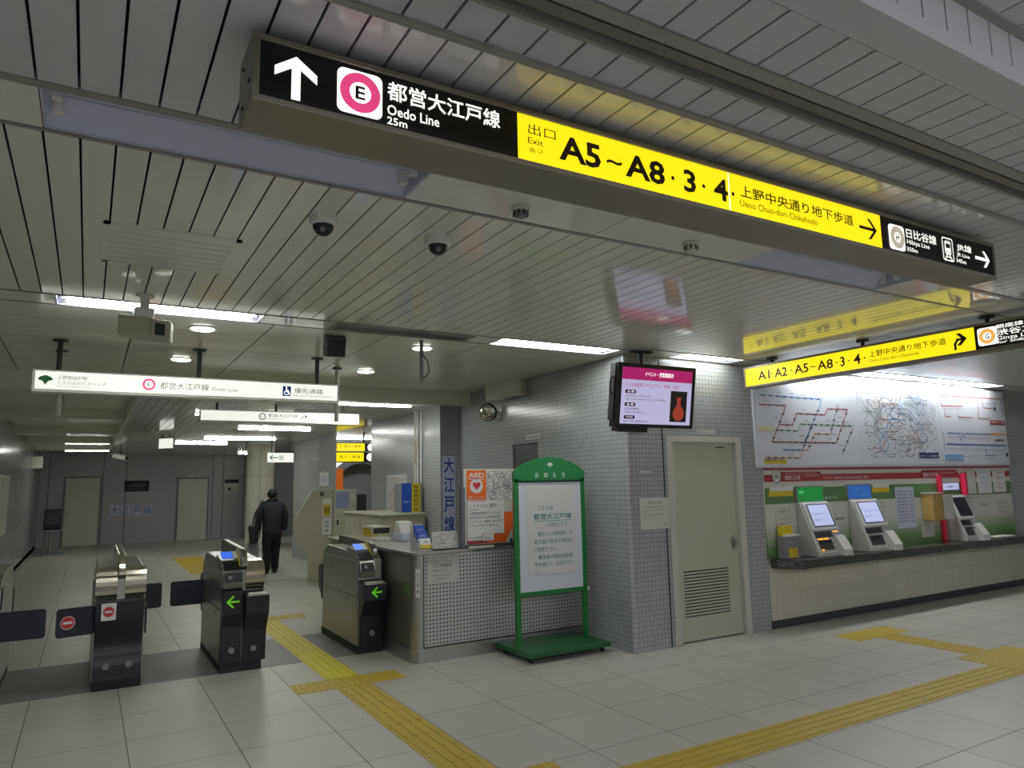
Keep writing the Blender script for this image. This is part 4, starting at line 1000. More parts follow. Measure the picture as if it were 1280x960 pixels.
MB().lathe(c, [(.112, .002), (.08, .025), (.04, .037), (0.0, .04)], 28, ax).build('glass', 'chrome', t)
MB().tube(c - ax * .03, (4.63, 8.3, 2.6), .015, 10).build('arm', 'darkgrey', t)

# ================================================================== GREEN NOTICE STAND
t = thing('notice_stand', 'green wheeled notice stand with arched top by the counter', 'notice stand', (4.05, 6.1, 0))
SY = 6.08; XA, XB = 3.60, 4.445
for x in (XA, XB - .05): MB().box(x, x + .05, SY, SY + .04, .10, 1.70).build('post', 'green', t, .006)
F = FY(SY)
pts = [(XA, 1.655)] + [(XA, 1.76)]
for i in range(1, 20):
    u = i / 20; pts.append((XA + (XB - XA) * u, 1.76 + .145 * math.sin(math.pi * u) ** .8))
pts += [(XB, 1.76), (XB, 1.655)]
MB().prism(F, pts, -.04, .0).build('header', 'green', t)
mb = MB().text(F, 'お', 3.84, 1.70, .05, 3.885, .003, .015).text(F, '知', 3.945, 1.70, .05, 3.99, .003, .015).text(F, 'ら', 4.055, 1.70, .05, 4.09, .003, .015).text(F, 'せ', 4.16, 1.70, .05, 4.205, .003, .015)
ginkgo(F, 4.022, 1.825, .032, mb); mb.build('header_lettering', 'paper', t)
MB().box(XA + .05, XB - .05, SY + .005, SY + .035, .56, .60).build('lower_rail', 'green', t, .004)
MB().fbox(F, XA + .045, XB - .045, .60, 1.665, -.03, -.008).build('board', 'board', t)
MB().fbox(F, XA + .045, XB - .045, 1.645, 1.668, -.012, .0).build('board_clip', 'midgrey', t)
MB().box(3.56, 4.50, 5.80, 6.42, .05, .095).build('base', 'greendark', t, .006)
for x in (3.62, 4.44):
    for y in (5.87, 6.35): c_ = MB().tube((x - .012, y, .025), (x + .012, y, .025), .025, 14).build('caster', 'ink', t)
MB().box(XB - .005, XB + .012, SY - .008, SY + .02, .555, .60).build('latch', 'paper', t)
t2 = thing('notice_paper', 'large white paper with green Japanese text on the green stand', 'notice', (4.02, SY, .75), 'paper notices')
G = FY(SY + .007)
MB().fbox(G, 3.74, 4.325, .755, 1.625, 0, .003).build('sheet', 'paper', t2)
mb = MB()
for s, a, b, v in (('こちらは', 3.86, 4.05, 1.375), ('の改札口です。', 3.965, 4.235, 1.205), ('東京メトロ銀座線・渋', 3.86, 4.275, 1.12), ('谷方面は後方の階段を', 3.815, 4.275, 1.045), ('ご利用下さい。', 3.815, 4.09, .97), ('乗車券は銀座線乗車', 3.86, 4.275, .895), ('券売場にて、お求め下さ', 3.815, 4.275, .825), ('い。', 3.815, 3.88, .755 + .01)):
    mb.text(G, s, a, v + .003, .045, b, .005)
mb.build('lettering', 'greenink', t2)
MB().text(G, '都営大江戸線', 3.815, 1.285, .058, 4.27, .005, .012).quad(G, 3.81, 4.275, 1.268, 1.273, .005).build('headline', 'teal', t2)

# ================================================================== SERVICE DOOR
t = struct(bpy.data.objects.new('door_1', None)); COL.objects.link(t); t.location = (5.7, 5.6, 0); ORG[t.name] = Vector((5.7, 5.6, 0))
FD = FY(5.6)
MB().box(5.15, 5.235, 5.585, 5.78, 0, 2.045).box(6.165, 6.25, 5.585, 5.78, 0, 2.045).box(5.15, 6.25, 5.585, 5.78, 2.045, 2.11).build('door_frame', 'frame', t)
MB().box(5.235, 6.165, 5.63, 5.68, .012, 2.045).build('door_leaf', 'door', t)
GD = FY(5.63)
m_ = MB()
for i in range(15):
    z = .255 + i * .032; m_.fbox(GD, 5.34, 5.98, z + .008, z + .028, .0, .007)
m_.build('louvre', 'door', t)
m_ = MB()
for i in range(15):
    z = .255 + i * .032; m_.fbox(GD, 5.34, 5.98, z - .004, z + .008, .0, .004)
m_.build('louvre_gap', 'ink', t)
MB().tube((6.09, 5.63, .96), (6.09, 5.585, .96), .028, 16).box(6.06, 6.12, 5.625, 5.63, .89, 1.03).build('door_handle', 'steel', t)
MB().fbox(GD, 5.90, 6.02, 1.985, 2.0, 0, .002).build('door_label', 'inkgrey', t)
struct(MB().box(5.100, 5.112, 5.596, 5.6, 0, 2.9).build('trim_12', 'ink'))
sheet('label', 'white label plate above the grey service door', 'label', FD, 5.61, 5.87, 2.135, 2.175, 'paper', .004, [('電気機器室入口', 5.62, 2.143, .024, 5.86)])
sheet('label', 'small white label plate on the tiles left of the service door', 'label', FD, 4.77, 4.955, 1.715, 1.755, 'paper', .004, [('消火栓設備室', 4.78, 1.724, .02, 4.945)], None, 'ink', 'inkgrey')
sheet('notice', 'cream framed notice on the tiles between the corner and the service door', 'notice', FD, 4.765, 5.185, 1.165, 1.475, 'offwhite', .005,
      [('お客様へのお願い', 4.86, 1.415, .024, 5.07), ('この付近に物を置かないで下さい。', 4.81, 1.375, .016, 5.14), ('ご協力をお願いいたします。', 4.81, 1.345, .014, 5.06), ('また、非常の際は係員の指示に従い', 4.81, 1.30, .014, 5.14), ('避難して下さい。', 4.81, 1.275, .014, 4.97), ('駅長', 5.06, 1.20, .016, 5.12)], 'paper notices', 'inkgrey')

# ================================================================== TELEVISION
t = thing('television', 'black hanging television showing a pink and lavender event notice', 'television', (4.66, 5.25, CZ))
tl = Vector((0, -.10, .62)).normalized()
F = Fr((4.165, 5.20, 2.145), (1, 0, 0), tl)
W_, H_ = .985, .605
MB().fbox(F, 0, W_, 0, H_, -.09, 0).build('case', 'black', t, .008)
MB().fbox(F, -.012, .03, .06, H_ - .01, -.10, -.02).build('side_vent', 'blackmat', t, .006)
MB().fbox(F, .06, .42, -.045, 0, -.12, -.02).build('tuner_box', 'blackmat', t, .004)
MB().path([F.p(-.012, .30, -.05), F.p(-.04, .33, -.05), F.p(-.04, .44, -.05), F.p(-.012, .47, -.05)], .008, 8).build('side_handle', 'blackmat', t)
MB().tube((4.70, 5.42, 2.72), (4.70, 5.42, CZ), .03, 14).box(4.55, 4.85, 5.27, 5.45, 2.45, 2.55).box(4.66, 4.74, 5.38, 5.45, 2.45, 2.75).build('mount', 'ink', t)
MB().box(4.58, 4.82, 5.36, 5.44, CZ - .015, CZ).build('ceiling_plate', 'ink', t)
su0, su1, sv0, sv1 = .055, W_ - .05, .035, H_ - .04
s = MB().quad(F, su0, su1, sv0, sv1, .002).build('screen', 'tv_screen', t)
MB().quad(F, su0, su1, sv1 - .115, sv1, .003).build('title_band', 'tvpink', s)
MB().text(F, 'イベント・展覧館案内', su0 + .27, sv1 - .08, .048, su1 - .25, .004, .012).build('title_lettering', 'lit_white', s)
MB().text(F, 'インカ帝国展 -マチュピチュ「発見」100年-', su0 + .04, sv1 - .18, .036, su1 - .16, .004, .004).build('headline', 'tvpink', s)
mb = MB()
for i, v in enumerate((.285, .165, .045)): mb.poly(F, MB().rrect(su0 + .045, su0 + .175, sv0 + v, sv0 + v + .034, .012), .003)
mb.build('tag', 'tvink', s)
mb = MB()
for i, (v, tx) in enumerate(((.285, '会 期'), (.165, '会 場'), (.045, 'アクセス'))): mb.text(F, tx, su0 + .07, sv0 + v + .007, .02, su0 + .15, .004)
mb.build('tag_lettering', 'lit_white', s)
mb = MB().text(F, '3月10日(土)~6月24日(日)', su0 + .05, sv0 + .252, .02, su0 + .35, .004).text(F, '9:00~17:00 (金曜は20:00まで) 月曜休館', su0 + .05, sv0 + .222, .018, su0 + .55, .004)
mb.text(F, '国立科学博物館', su0 + .05, sv0 + .13, .02, su0 + .22, .004).text(F, '台東区上野公園7-20', su0 + .05, sv0 + .10, .018, su0 + .28, .004).text(F, '都営大江戸線 上野御徒町駅 徒歩', su0 + .04, sv0 + .015, .018, su0 + .34, .004)
mb.build('body_lettering', 'tvink', s)
MB().quad(F, su1 - .27, su1 - .055, sv0 + .03, sv1 - .20, .003).build('picture', 'tvdark', s)
a = su1 - .16; b = sv0 + .045; q = [(.03, 0), (.065, .03), (.075, .07), (.06, .11), (.03, .14), (.02, .18), (.028, .215), (.035, .225)]
MB().poly(F, [(a + r, b + z) for r, z in q] + [(a - r, b + z) for r, z in q[::-1]], .004).build('vase_picture', emis('tv_clay', 'b4442f', .5), s)

# ================================================================== TICKET WALL
FT = FY(5.6)
struct(MB().box(6.57, 12.2, 5.585, 5.6, .09, .70).build('wall_tile_dado', 'kick_tile'))
struct(MB().box(6.57, 12.2, 5.592, 5.598, 0, .09).build('baseboard_ticket', 'darkgrey'))
struct(MB().box(12.2, 12.9, 5.45, 5.6, 0, .70).build('wall_pier', 'kick_tile'))
t = thing('ticket_wall_panel', 'long printed panel with red and green bands behind the ticket machines', 'wall panel', (9.3, 5.6, .75))
MB().fbox(FT, 6.575, 12.0, .755, 1.765, 0, .02).build('board', 'fade', t)
GT = FY(5.58)
MB().quad(GT, 6.575, 12.0, 1.735, 1.76, .001).quad(GT, 6.575, 12.0, 1.605, 1.685, .001).build('red_band', 'darkred', t)
MB().prism(GT, MB().rrect(6.86, 7.58, 1.605, 1.715, .015), .0005, .003).prism(GT, MB().rrect(9.68, 10.55, 1.605, 1.715, .015), .0005, .003).build('red_title', 'darkred', t)
M['bandgreen'] = mat('print_green', '5b7d4e', .4)
MB().quad(GT, 6.575, 12.0, 1.355, 1.535, .001).build('green_band', 'bandgreen', t)
for u in (6.79, 10.66):
    MB().disc(GT, u, 1.67, .075, .004, 24, .085).build('number_badge', 'paper', t)
    MB().ring(GT, u, 1.67, .066, .073, .005, 24, 1.13).text(GT, 'E', u - .012, 1.70, .03, u + .012, .005).text(GT, '09', u - .04, 1.635, .05, u + .04, .005, .01).build('badge_lettering', 'ink', t)
mb = MB().text(GT, '都営大江戸線', 6.93, 1.62, .055, 7.20, .005, .012).text(GT, '上野御徒町駅', 7.25, 1.62, .055, 7.55, .005, .012).text(GT, 'Oedo Line  Ueno-okachimachi', 6.95, 1.688, .016, 7.5, .005)
mb.text(GT, 'Oedo Line', 7.62, 1.632, .022, 7.78, .005).text(GT, 'Ueno-okachimachi Sta.', 7.82, 1.622, .04, 8.52, .005)
mb.text(GT, '都営大江戸線', 9.72, 1.62, .06, 10.07, .005, .012).text(GT, '上野御徒町駅', 10.12, 1.62, .06, 10.5, .005, .012)
mb.text(GT, '精算もできます', 7.68, 1.385, .035, 7.85, .005).disc(GT, 7.64, 1.40, .018, .004, 12)
mb.build('title_lettering', 'paper', t)
mb = MB().text(GT, 'きっぷ', 7.72, 1.19, .025, 7.82, .004).text(GT, '乗車券発売機', 7.72, 1.13, .035, 7.95, .004).text(GT, 'お取扱い', 8.72, 1.30, .022, 8.82, .004)
for i in range(4): mb.text(GT, '定期券 発売', 8.66, 1.24 - i * .06, .024, 8.80, .004)
for i in range(4): mb.text(GT, '定期券 発売', 10.72, 1.30 - i * .055, .022, 10.9, .004)
mb.text(GT, 'きっぷ', 11.1, 1.24, .025, 11.18, .004).text(GT, '乗車券発売機', 11.1, 1.19, .035, 11.3, .004)
mb.build('body_lettering', 'inkgrey', t)
for u0, u1 in ((6.66, 7.06), (8.58, 8.93)):
    MB().quad(GT, u0, u1, 1.50, 1.55, .002).build('white_label', 'paper', t); MB().quad(GT, u0 - .02, u1, 1.44, 1.498, .002).build('yellow_label', 'yellow', t)
# displays above each machine
def disp(u0, u1, v0, v1, m, label):
    t = thing('status_display', label, 'display', (u0, 5.58, v0), 'status displays over the machines')
    MB().fbox(GT, u0 - .02, u1 + .02, v0 - .015, v1 + .015, 0, .02).build('frame', 'midgrey', t)
    s = MB().fbox(GT, u0, u1, v0, v1, .02, .024).build('screen', m, t)
    return t, s
t, s = disp(7.11, 7.56, 1.37, 1.535, 'dispgreen', 'green status display over the left ticket machine')
MB().text(GT, '発売中', 7.13, 1.46, .035, 7.21, .026).build('lamp', 'ledgreen', s)
MB().text(GT, '現金・カード', 7.13, 1.39, .03, 7.45, .026).build('lettering', 'bandgreen', s)
t, s = disp(8.05, 8.5, 1.375, 1.54, 'dispblue', 'blue status display over the middle ticket machine')
MB().text(GT, '定期券うりば', 8.14, 1.48, .028, 8.42, .026).text(GT, 'チャージ', 8.14, 1.41, .03, 8.27, .026).quad(GT, 8.33, 8.37, 1.405, 1.44, .026).quad(GT, 8.40, 8.44, 1.405, 1.44, .026).build('lettering', 'skyline', s)
t, s = disp(10.13, 10.53, 1.44, 1.53, 'screen', 'bright white status display over the right ticket machine')
MB().text(GT, '← 調整中 →', 10.16, 1.465, .035, 10.5, .026).build('lettering', 'ink', s)
# shelf
t = thing('granite_shelf', 'dark speckled granite shelf running under the ticket machines', 'shelf', (9.3, 5.4, .7))
FTOP = Fr((0, 0, 0), (1, 0, 0), (0, 1, 0))
MB().prism(FTOP, [(6.60, 5.58), (6.60, 5.50), (6.78, 5.29), (12.9, 5.29), (12.9, 5.44), (12.2, 5.44), (12.2, 5.58)], .655, .755).build('slab', 'granite', t, .012)
# ticket machines
def machine(u0, u1, screen, label, lit=True):
    t = thing('ticket_machine', label, 'ticket machine', ((u0 + u1) / 2, 5.45, .757), 'ticket machines on the granite shelf')
    P = Fr((0, 0, 0), (0, 1, 0))
    MB().prism(P, [(5.575, .757), (5.575, 1.365), (5.545, 1.365), (5.325, .80), (5.325, .757)], u0, u1).build('cabinet', 'machine', t, .006)
    F = Fr((0, 5.325, .80), (1, 0, 0), (0, .22, .565)); w_ = u1 - u0
    MB().fbox(F, u0 + .03, u1 - .03, .26, .59, 0, .012).build('bezel', 'machine2', t, .006)
    MB().fbox(F, u0 + .09, u1 - .05, .30, .57, .012, .016).build('screen_surround', 'ink', t)
    s = MB().fbox(F, u0 + .10, u1 - .075, .31, .56, .016, .018).build('screen', screen, t)
    if lit: MB().text(F, 'ご希望のボタンを', u0 + .13, .44, .02, u1 - .10, .02).text(F, 'お選び下さい', u0 + .13, .37, .02, u1 - .2, .02).build('screen_lettering', 'blueline', s)
    MB().fbox(F, u0 + .05, u1 - .20, .175, .245, 0, .014).build('note_slot', 'ink', t, .003)
    MB().fbox(F, u0 + .06, u1 - .22, .03, .15, 0, .008).build('ticket_slot', 'darkgrey', t, .003)
    for k in range(3): MB().fbox(F, u0 + .08 + k * .07, u0 + .13 + k * .07, .12, .135, .008, .03).build('slot_lip', 'ink', t)
    MB().fbox(F, u1 - .18, u1 - .03, .17, .25, 0, .016).build('keypad', 'midgrey', t)
    MB().prism(P, [(5.33, .757), (5.25, .757), (5.25, .83), (5.35, .98), (5.40, .98)], u1 - .17, u1 - .01).build('coin_tray', 'machine2', t, .006)
    if lit == 'orange':
        for a, b in ((.07, .15), (.17, .25)): MB().fbox(F, u0 + a, u0 + b, .148, .165, .008, .012).build('slot_lamp', 'ledorange', t)
        MB().fbox(F, u0 + .06, u0 + .1, .025, .04, .012, .016).build('slot_lamp', 'ledorange', t)
        MB().fbox(F, u1 - .16, u1 - .07, .225, .24, .016, .018).build('slot_lamp', 'ledorange', t)
    return t
machine(7.10, 7.62, 'screen', 'grey ticket machine with glowing orange slots, leftmost on the granite shelf', 'orange')
machine(8.05, 8.59, 'screen', 'grey ticket machine with a pale blue screen, middle of the three')
machine(10.16, 10.62, 'screenoff', 'white ticket machine with a dark screen, rightmost of the three', False)
# red uprights around the third machine
t = thing('red_frame', 'glossy red upright frame around the rightmost ticket machine', 'frame', (10.1, 5.55, .757))
MB().box(10.015, 10.07, 5.52, 5.575, .757, 1.64).build('post', 'redneon', t, .008); MB().box(10.60, 10.66, 5.50, 5.575, 1.36, 1.66).build('post', 'redneon', t, .008)
t = thing('card_box', 'brown cardboard pocket with a white note fixed left of the rightmost machine', 'box', (9.85, 5.4, 1.03))
MB().box(9.62, 9.84, 5.42, 5.575, 1.05, 1.40).build('pocket', 'cardboard', t, .004)
MB().box(9.85, 10.06, 5.40, 5.47, 1.06, 1.38).build('note', 'paperdim', t)
MB().box(9.60, 9.86, 5.41, 5.575, 1.40, 1.415).build('lid', 'offwhite', t)
def wall_paper(u0, u1, v0, v1, m, label, lines, ink='inkgrey', border=None):
    return sheet('wall_notice', label, 'notice', GT, u0, u1, v0, v1, m, .006, lines, 'notices on the ticket wall', ink, border)
fare = [('運賃表 %d' % (180 + 20 * i), 9.07, 1.43 - i * .043, .024, 9.43) for i in range(10)]
wall_paper(9.04, 9.46, .97, 1.50, 'tray', 'tall pale fare table between the middle and right ticket machines', fare)
wall_paper(9.56, 9.86, .83, 1.04, 'paperdim', 'white sheet under the cardboard pocket', [('ご案内', 9.6, .97, .03, 9.75), ('きっぷの払戻し', 9.6, .92, .02, 9.82)])
wall_paper(6.74, 7.0, 1.0, 1.32, 'paperdim', 'faint white sheet left of the leftmost ticket machine', [('ご案内', 6.78, 1.25, .03, 6.9), ('大江戸線のりば', 6.78, 1.18, .02, 6.96), ('乗換はこちら', 6.78, 1.12, .02, 6.94)])
wall_paper(10.80, 11.02, 1.37, 1.72, 'paperdim', 'beige framed notice right of the red frame', [('ご注意', 10.84, 1.64, .025, 10.95), ('駅長', 10.9, 1.42, .02, 10.98)], 'inkgrey', 'rail')
wall_paper(11.07, 11.45, 1.37, 1.71, 'paper', 'white notice with a blue heading, middle of three right of the machines', [('お知らせ', 11.12, 1.655, .03, 11.4), ('工事のため', 11.12, 1.58, .022, 11.38), ('ご迷惑をおかけ', 11.12, 1.52, .022, 11.4), ('いたします', 11.12, 1.46, .022, 11.3)], 'blueline')
wall_paper(11.50, 11.85, 1.38, 1.70, 'paper', 'white notice with red lines, rightmost of three right of the machines', [('ご協力', 11.55, 1.645, .03, 11.8), ('節電に', 11.6, 1.57, .03, 11.75), ('ご協力下さい', 11.55, 1.49, .022, 11.8), ('ご理解下さい', 11.55, 1.43, .022, 11.8)], 'darkred')
wall_paper(11.55, 11.86, 1.03, 1.27, 'paperdim', 'pale square sheet on the lower right of the printed panel', [('ご案内', 11.6, 1.2, .022, 11.75), ('お客様', 11.6, 1.14, .02, 11.75), ('駅係員', 11.6, 1.08, .02, 11.75)])
# card holder box at the left end of the shelf
t = thing('pamphlet_box', 'yellow topped pamphlet box at the left end of the granite shelf', 'box', (6.75, 5.48, .757))
MB().box(6.70, 6.93, 5.44, 5.56, .757, 1.0).build('box', 'midgrey', t, .004)
MB().box(6.72, 6.90, 5.50, 5.56, 1.0, 1.11).build('pamphlet', 'yellow', t); MB().box(6.74, 6.89, 5.436, 5.44, .77, .87).build('front_label', 'yellow', t)
MB().box(6.73, 6.93, 5.43, 5.50, 1.0, 1.02).build('loose_sheet', 'paper', t)
tag(MB().box(11.0, 11.5, 5.36, 5.52, .757, .772).build('form_tray', 'white', None, .003), 'flat white tray on the granite shelf right of the last machine', 'tray')

# ---- map board
BY = 5.56
t = thing('route_map_board', 'wide white board with three railway route maps above the ticket machines', 'map board', (9.15, 5.6, 1.77))
FM = FY(BY)
XM0, XM1, ZM0, ZM1 = 6.47, 12.03, 1.768, 2.885
MB().fbox(FM, XM0, XM1, ZM0, ZM1, -.036, -.004).build('backing', 'board', t, .006)
def gm(x, y): p = px(x, y, 1, BY); return p.x, p.z
J1, J2 = gm(1073, 520)[0], gm(1174, 520)[0]
for a, b in ((XM0 + .04, J1 - .006), (J1 + .006, J2 - .006), (J2 + .006, XM1 - .04)): MB().fbox(FM, a, b, ZM0 + .03, ZM1 - .03, -.004, 0).build('map_panel', 'board', t)
def zl(pts): return [gm(930 + a / 6.856, 460 + b / 6.856) for a, b in pts]
def rline(pts, m, wd=.014, n=.002, ticks=True):
    P2 = zl(pts) if not isinstance(pts[0][0], float) or pts[0][0] > 20 else pts
    MB().ribbon(FM, P2, wd, n).build('route_line', m, t)
    return P2
R1 = [rline(p, m) for p, m in (
    ([(130, 228), (660, 268), (650, 330), (615, 400), (520, 640)], 'skyline'),
    ([(130, 312), (355, 320), (345, 360)], 'redline'),
    ([(240, 632), (790, 642), (885, 355), (715, 350), (690, 402), (450, 388), (415, 488), (310, 485)], 'redline'),
    ([(345, 360), (240, 632)], 'redline'),
    ([(590, 470), (500, 700)], 'blueline'), ([(330, 700), (495, 702)], 'blueline'),
    ([(290, 530), (465, 540), (480, 480), (930, 495)], 'greenline'),
    ([(740, 568), (605, 562), (545, 705), (505, 708), (478, 770), (180, 765)], 'orangeline'),
    ([(930, 520), (900, 590), (840, 740)], 'greyline'), ([(800, 330), (740, 560)], 'greyline'))]
mb = MB(); rnd = random.Random(4)
for P2 in R1:
    for (a, b), (c, d) in zip(P2, P2[1:]):
        L = math.hypot(c - a, d - b); k = int(L / .11)
        for i in range(k):
            u = a + (c - a) * (i + .5) / k; v = b + (d - b) * (i + .5) / k
            mb.quad(FM, u - .022, u + .022, v - .012, v + .006, .003)
mb.build('station_mark', 'inkgrey', t)
mb = MB()
names = ['上野', '本郷', '新宿', '両国', '大門', '浅草', '日比谷', '春日', '築地', '六本木', '光が丘', '都庁前']
for P2 in R1:
    for (a, b), (c, d) in zip(P2, P2[1:]):
        L = math.hypot(c - a, d - b); k = int(L / .2)
        for i in range(k):
            u = a + (c - a) * (i + .5) / k; v = b + (d - b) * (i + .5) / k; horiz = abs(c - a) > abs(d - b)
            s_ = rnd.choice(names)
            if horiz: mb.text(FM, s_, u - .035, v + .03, .022, u + .035, .002)
            else: mb.text(FM, s_, u - .15, v - .01, .022, u - .06, .002)
mb.build('station_lettering', 'greyline', t)
(a, b), (c, d) = zl([(120, 500), (260, 515)]); MB().quad(FM, a, c, d - .03, b, .002).build('legend_plate', mat('legend_pale', 'd3cf9d', .5), t)
(a, b), (c, d) = zl([(170, 790), (365, 820)]); lp = MB().quad(FM, a, c, d, b, .002).build('legend_plate', 'yellow', t)
MB().text(FM, '都営線路線図 この駅から', a + .02, d + .03, .03, c - .02, .004).build('legend_lettering', 'ink', lp)
# middle map: dense web
rnd = random.Random(21); A, B = J1 + .08, J2 - .1
for m, k, wd in (('greyline', 46, .005), ('skyline', 16, .011), ('redline', 8, .006), ('orangeline', 8, .008), ('inkgrey', 30, .005), ('greenline', 10, .006)):
    mb = MB()
    for i in range(k):
        for _ in range(30):
            u, v = rnd.uniform(A, B), rnd.uniform(ZM0 + .15, ZM1 - .18)
            if ((u - (A + B) / 2) / (B - A) * 2) ** 2 + ((v - (ZM0 + ZM1) / 2) / .5) ** 2 < rnd.uniform(.1, 1.2): break
        d = rnd.choice([0, 90, 180, 270, 45, 135]); p = [(u, v)]
        for j in range(rnd.randint(2, 6)):
            d += rnd.choice([-45, 0, 0, 0, 45, 90]); L = rnd.uniform(.04, .14)
            p.append((min(B, max(A, p[-1][0] + L * 1.2 * math.cos(math.radians(d)))), min(ZM1 - .12, max(ZM0 + .12, p[-1][1] + L * .9 * math.sin(math.radians(d))))))
        mb.ribbon(FM, p, wd, .002)
    mb.build('route_line', m, t)
mb = MB()
for i in range(260):
    u, v = rnd.uniform(A, B), rnd.uniform(ZM0 + .12, ZM1 - .16); mb.quad(FM, u, u + rnd.uniform(.02, .07), v, v + .008, .003)
mb.build('station_mark', 'greyline', t)
def yq(x, y): return gm(1090 + x / 6.737, 460 + y / 6.737)
(a, b), (c, d) = yq(395, 712), yq(565, 760); lp = MB().quad(FM, a, c, d, b, .003).build('legend_plate', mat('legend_navy', '1f2f66', .5), t)
MB().text(FM, '東京メトロ線 路線図', a + .02, d + .015, .035, c - .02, .005).build('legend_lettering', 'paper', lp)
# right maps
def ql(pts): return [yq(a, b) for a, b in pts]
for pts, m, wd in (([(570, 230), (1075, 262)], 'redline', .014), ([(575, 240), (580, 318), (760, 322)], 'redline', .014), ([(890, 300), (895, 425), (985, 430)], 'redline', .012), ([(925, 260), (935, 335), (1020, 345)], 'redline', .012), ([(610, 360), (615, 408), (660, 410)], 'redline', .012), ([(722, 378), (728, 412), (845, 418)], 'redline', .012),
                   ([(630, 548), (735, 552), (745, 610)], 'blueline', .012), ([(750, 610), (760, 552), (775, 590), (790, 555), (1000, 560)], 'blueline', .012), ([(1000, 558), (1120, 560)], 'orangeline', .03), ([(630, 640), (1130, 655)], 'blueline', .016), ([(955, 660), (958, 738), (1060, 740)], 'blueline', .012), ([(775, 745), (910, 738)], 'greyline', .006)):
    MB().ribbon(FM, ql(pts), wd, .002).build('route_line', m, t)
mb = MB()
for y0_, xa, xb in ((275, 600, 1060), (330, 590, 750), (535, 640, 1000), (570, 640, 1000), (625, 640, 1120), (668, 640, 1120), (425, 730, 840), (755, 960, 1050)):
    n_ = int((xb - xa) / 14)
    for i in range(n_):
        u, v = yq(xa + (xb - xa) * i / n_, y0_ + 20 * i / n_ * (xb - xa) / 500); mb.quad(FM, u, u + .012, v - .035, v, .002)
mb.build('station_mark', 'greyline', t)
for (p0, p1, m, tx) in (((990, 438), (1118, 482), 'darkred', '都電荒川線'), ((615, 730), (770, 778), 'skyline', '都営新宿線'), ((1033, 600), (1110, 618), 'rail', ''), ((1082, 250), (1095, 400), 'ink', ''), ((600, 538), (614, 698), 'ink', ''), ((1022, 330), (1042, 360), 'ink', ''), ((1125, 715), (1145, 748), 'ink', '')):
    (a, b), (c, d) = yq(*p0), yq(*p1); lp = MB().quad(FM, min(a, c), max(a, c), d, b, .003).build('legend_plate', m, t)
    if tx: MB().text(FM, tx, a + .03, d + .02, .035, c - .03, .005).build('legend_lettering', 'paper', lp)

# ================================================================== FLOOR: TACTILE PAVING
def tactile(name, label, x0, x1, y0, y1, kind, m='tact', group='tactile paving'):
    t = thing(name, label, 'tactile paving', ((x0 + x1) / 2, (y0 + y1) / 2, 0), group)
    MB().box(x0, x1, y0, y1, .0005, .0035).build('base', m, t)
    mb = MB(); T = .29
    if kind in 'xy':
        L, W2 = ((x1 - x0), (y1 - y0)) if kind == 'x' else ((y1 - y0), (x1 - x0))
        n = max(1, round(L / T)); k = max(1, round(W2 / .072))
        for i in range(n):
            for j in range(k):
                a, b = L * i / n + .012, L * (i + 1) / n - .012; c = W2 * (j + .5) / k
                if kind == 'x': mb.box(x0 + a, x0 + b, y0 + c - .012, y0 + c + .012, .0035, .0075)
                else: mb.box(x0 + c - .012, x0 + c + .012, y0 + a, y0 + b, .0035, .0075)
        mb.build('raised_bars', m, t)
    else:
        nx, ny = max(1, round((x1 - x0) / .058)), max(1, round((y1 - y0) / .058))
        for i in range(nx):
            for j in range(ny):
                cx, cy = x0 + (x1 - x0) * (i + .5) / nx, y0 + (y1 - y0) * (j + .5) / ny; r = .014
                mb.add([(cx + r * math.cos(a), cy + r * math.sin(a), .0035) for a in [q * math.pi / 3 for q in range(6)]] + [(cx + r * .6 * math.cos(a), cy + r * .6 * math.sin(a), .0075) for a in [q * math.pi / 3 for q in range(6)]],
                       [(q, (q + 1) % 6, 6 + (q + 1) % 6, 6 + q) for q in range(6)] + [(6, 7, 8, 9, 10, 11)])
        mb.build('raised_dots', m, t)
tactile('tactile_strip', 'bright yellow tactile strip running through the widest ticket gate', 1.86, 2.15, 6.39, 9.55, 'y', 'tactnew')
tactile('tactile_pad', 'yellow dotted crossbar in front of the ticket gates', 1.54, 2.47, 6.08, 6.38, 'd')
tactile('tactile_pad', 'short yellow dotted tab behind the gates beside the last gate', 1.86, 2.53, 9.56, 9.85, 'd')
tactile('tactile_strip', 'yellow tactile strip from the gate crossbar towards the bottom of the photo', 1.86, 2.15, 3.82, 6.07, 'y')
tactile('tactile_pad', 'yellow dotted junction cut by the bottom edge of the photo', 1.7, 2.47, 3.2, 3.81, 'd')
tactile('tactile_strip', 'long yellow tactile strip across the open floor at the lower right', 2.48, 6.84, 3.215, 3.51, 'x')
tactile('tactile_pad', 'large yellow dotted junction at the right edge of the floor', 6.85, 7.72, 3.2, 3.79, 'd')
tactile('tactile_strip', 'short yellow strip leading from the large junction to the ticket machines', 7.10, 7.42, 3.80, 4.69, 'y')
tactile('tactile_pad', 'yellow dotted bar before the ticket machines', 6.80, 7.66, 4.70, 5.01, 'd')
tactile('tactile_strip', 'yellow tactile strip on the far right floor beyond the large junction', 7.73, 11.0, 3.215, 3.51, 'x')
tactile('tactile_pad', 'yellow patch on the far floor behind the middle gate', 1.86, 2.5, 15.6, 19.6, 'd')

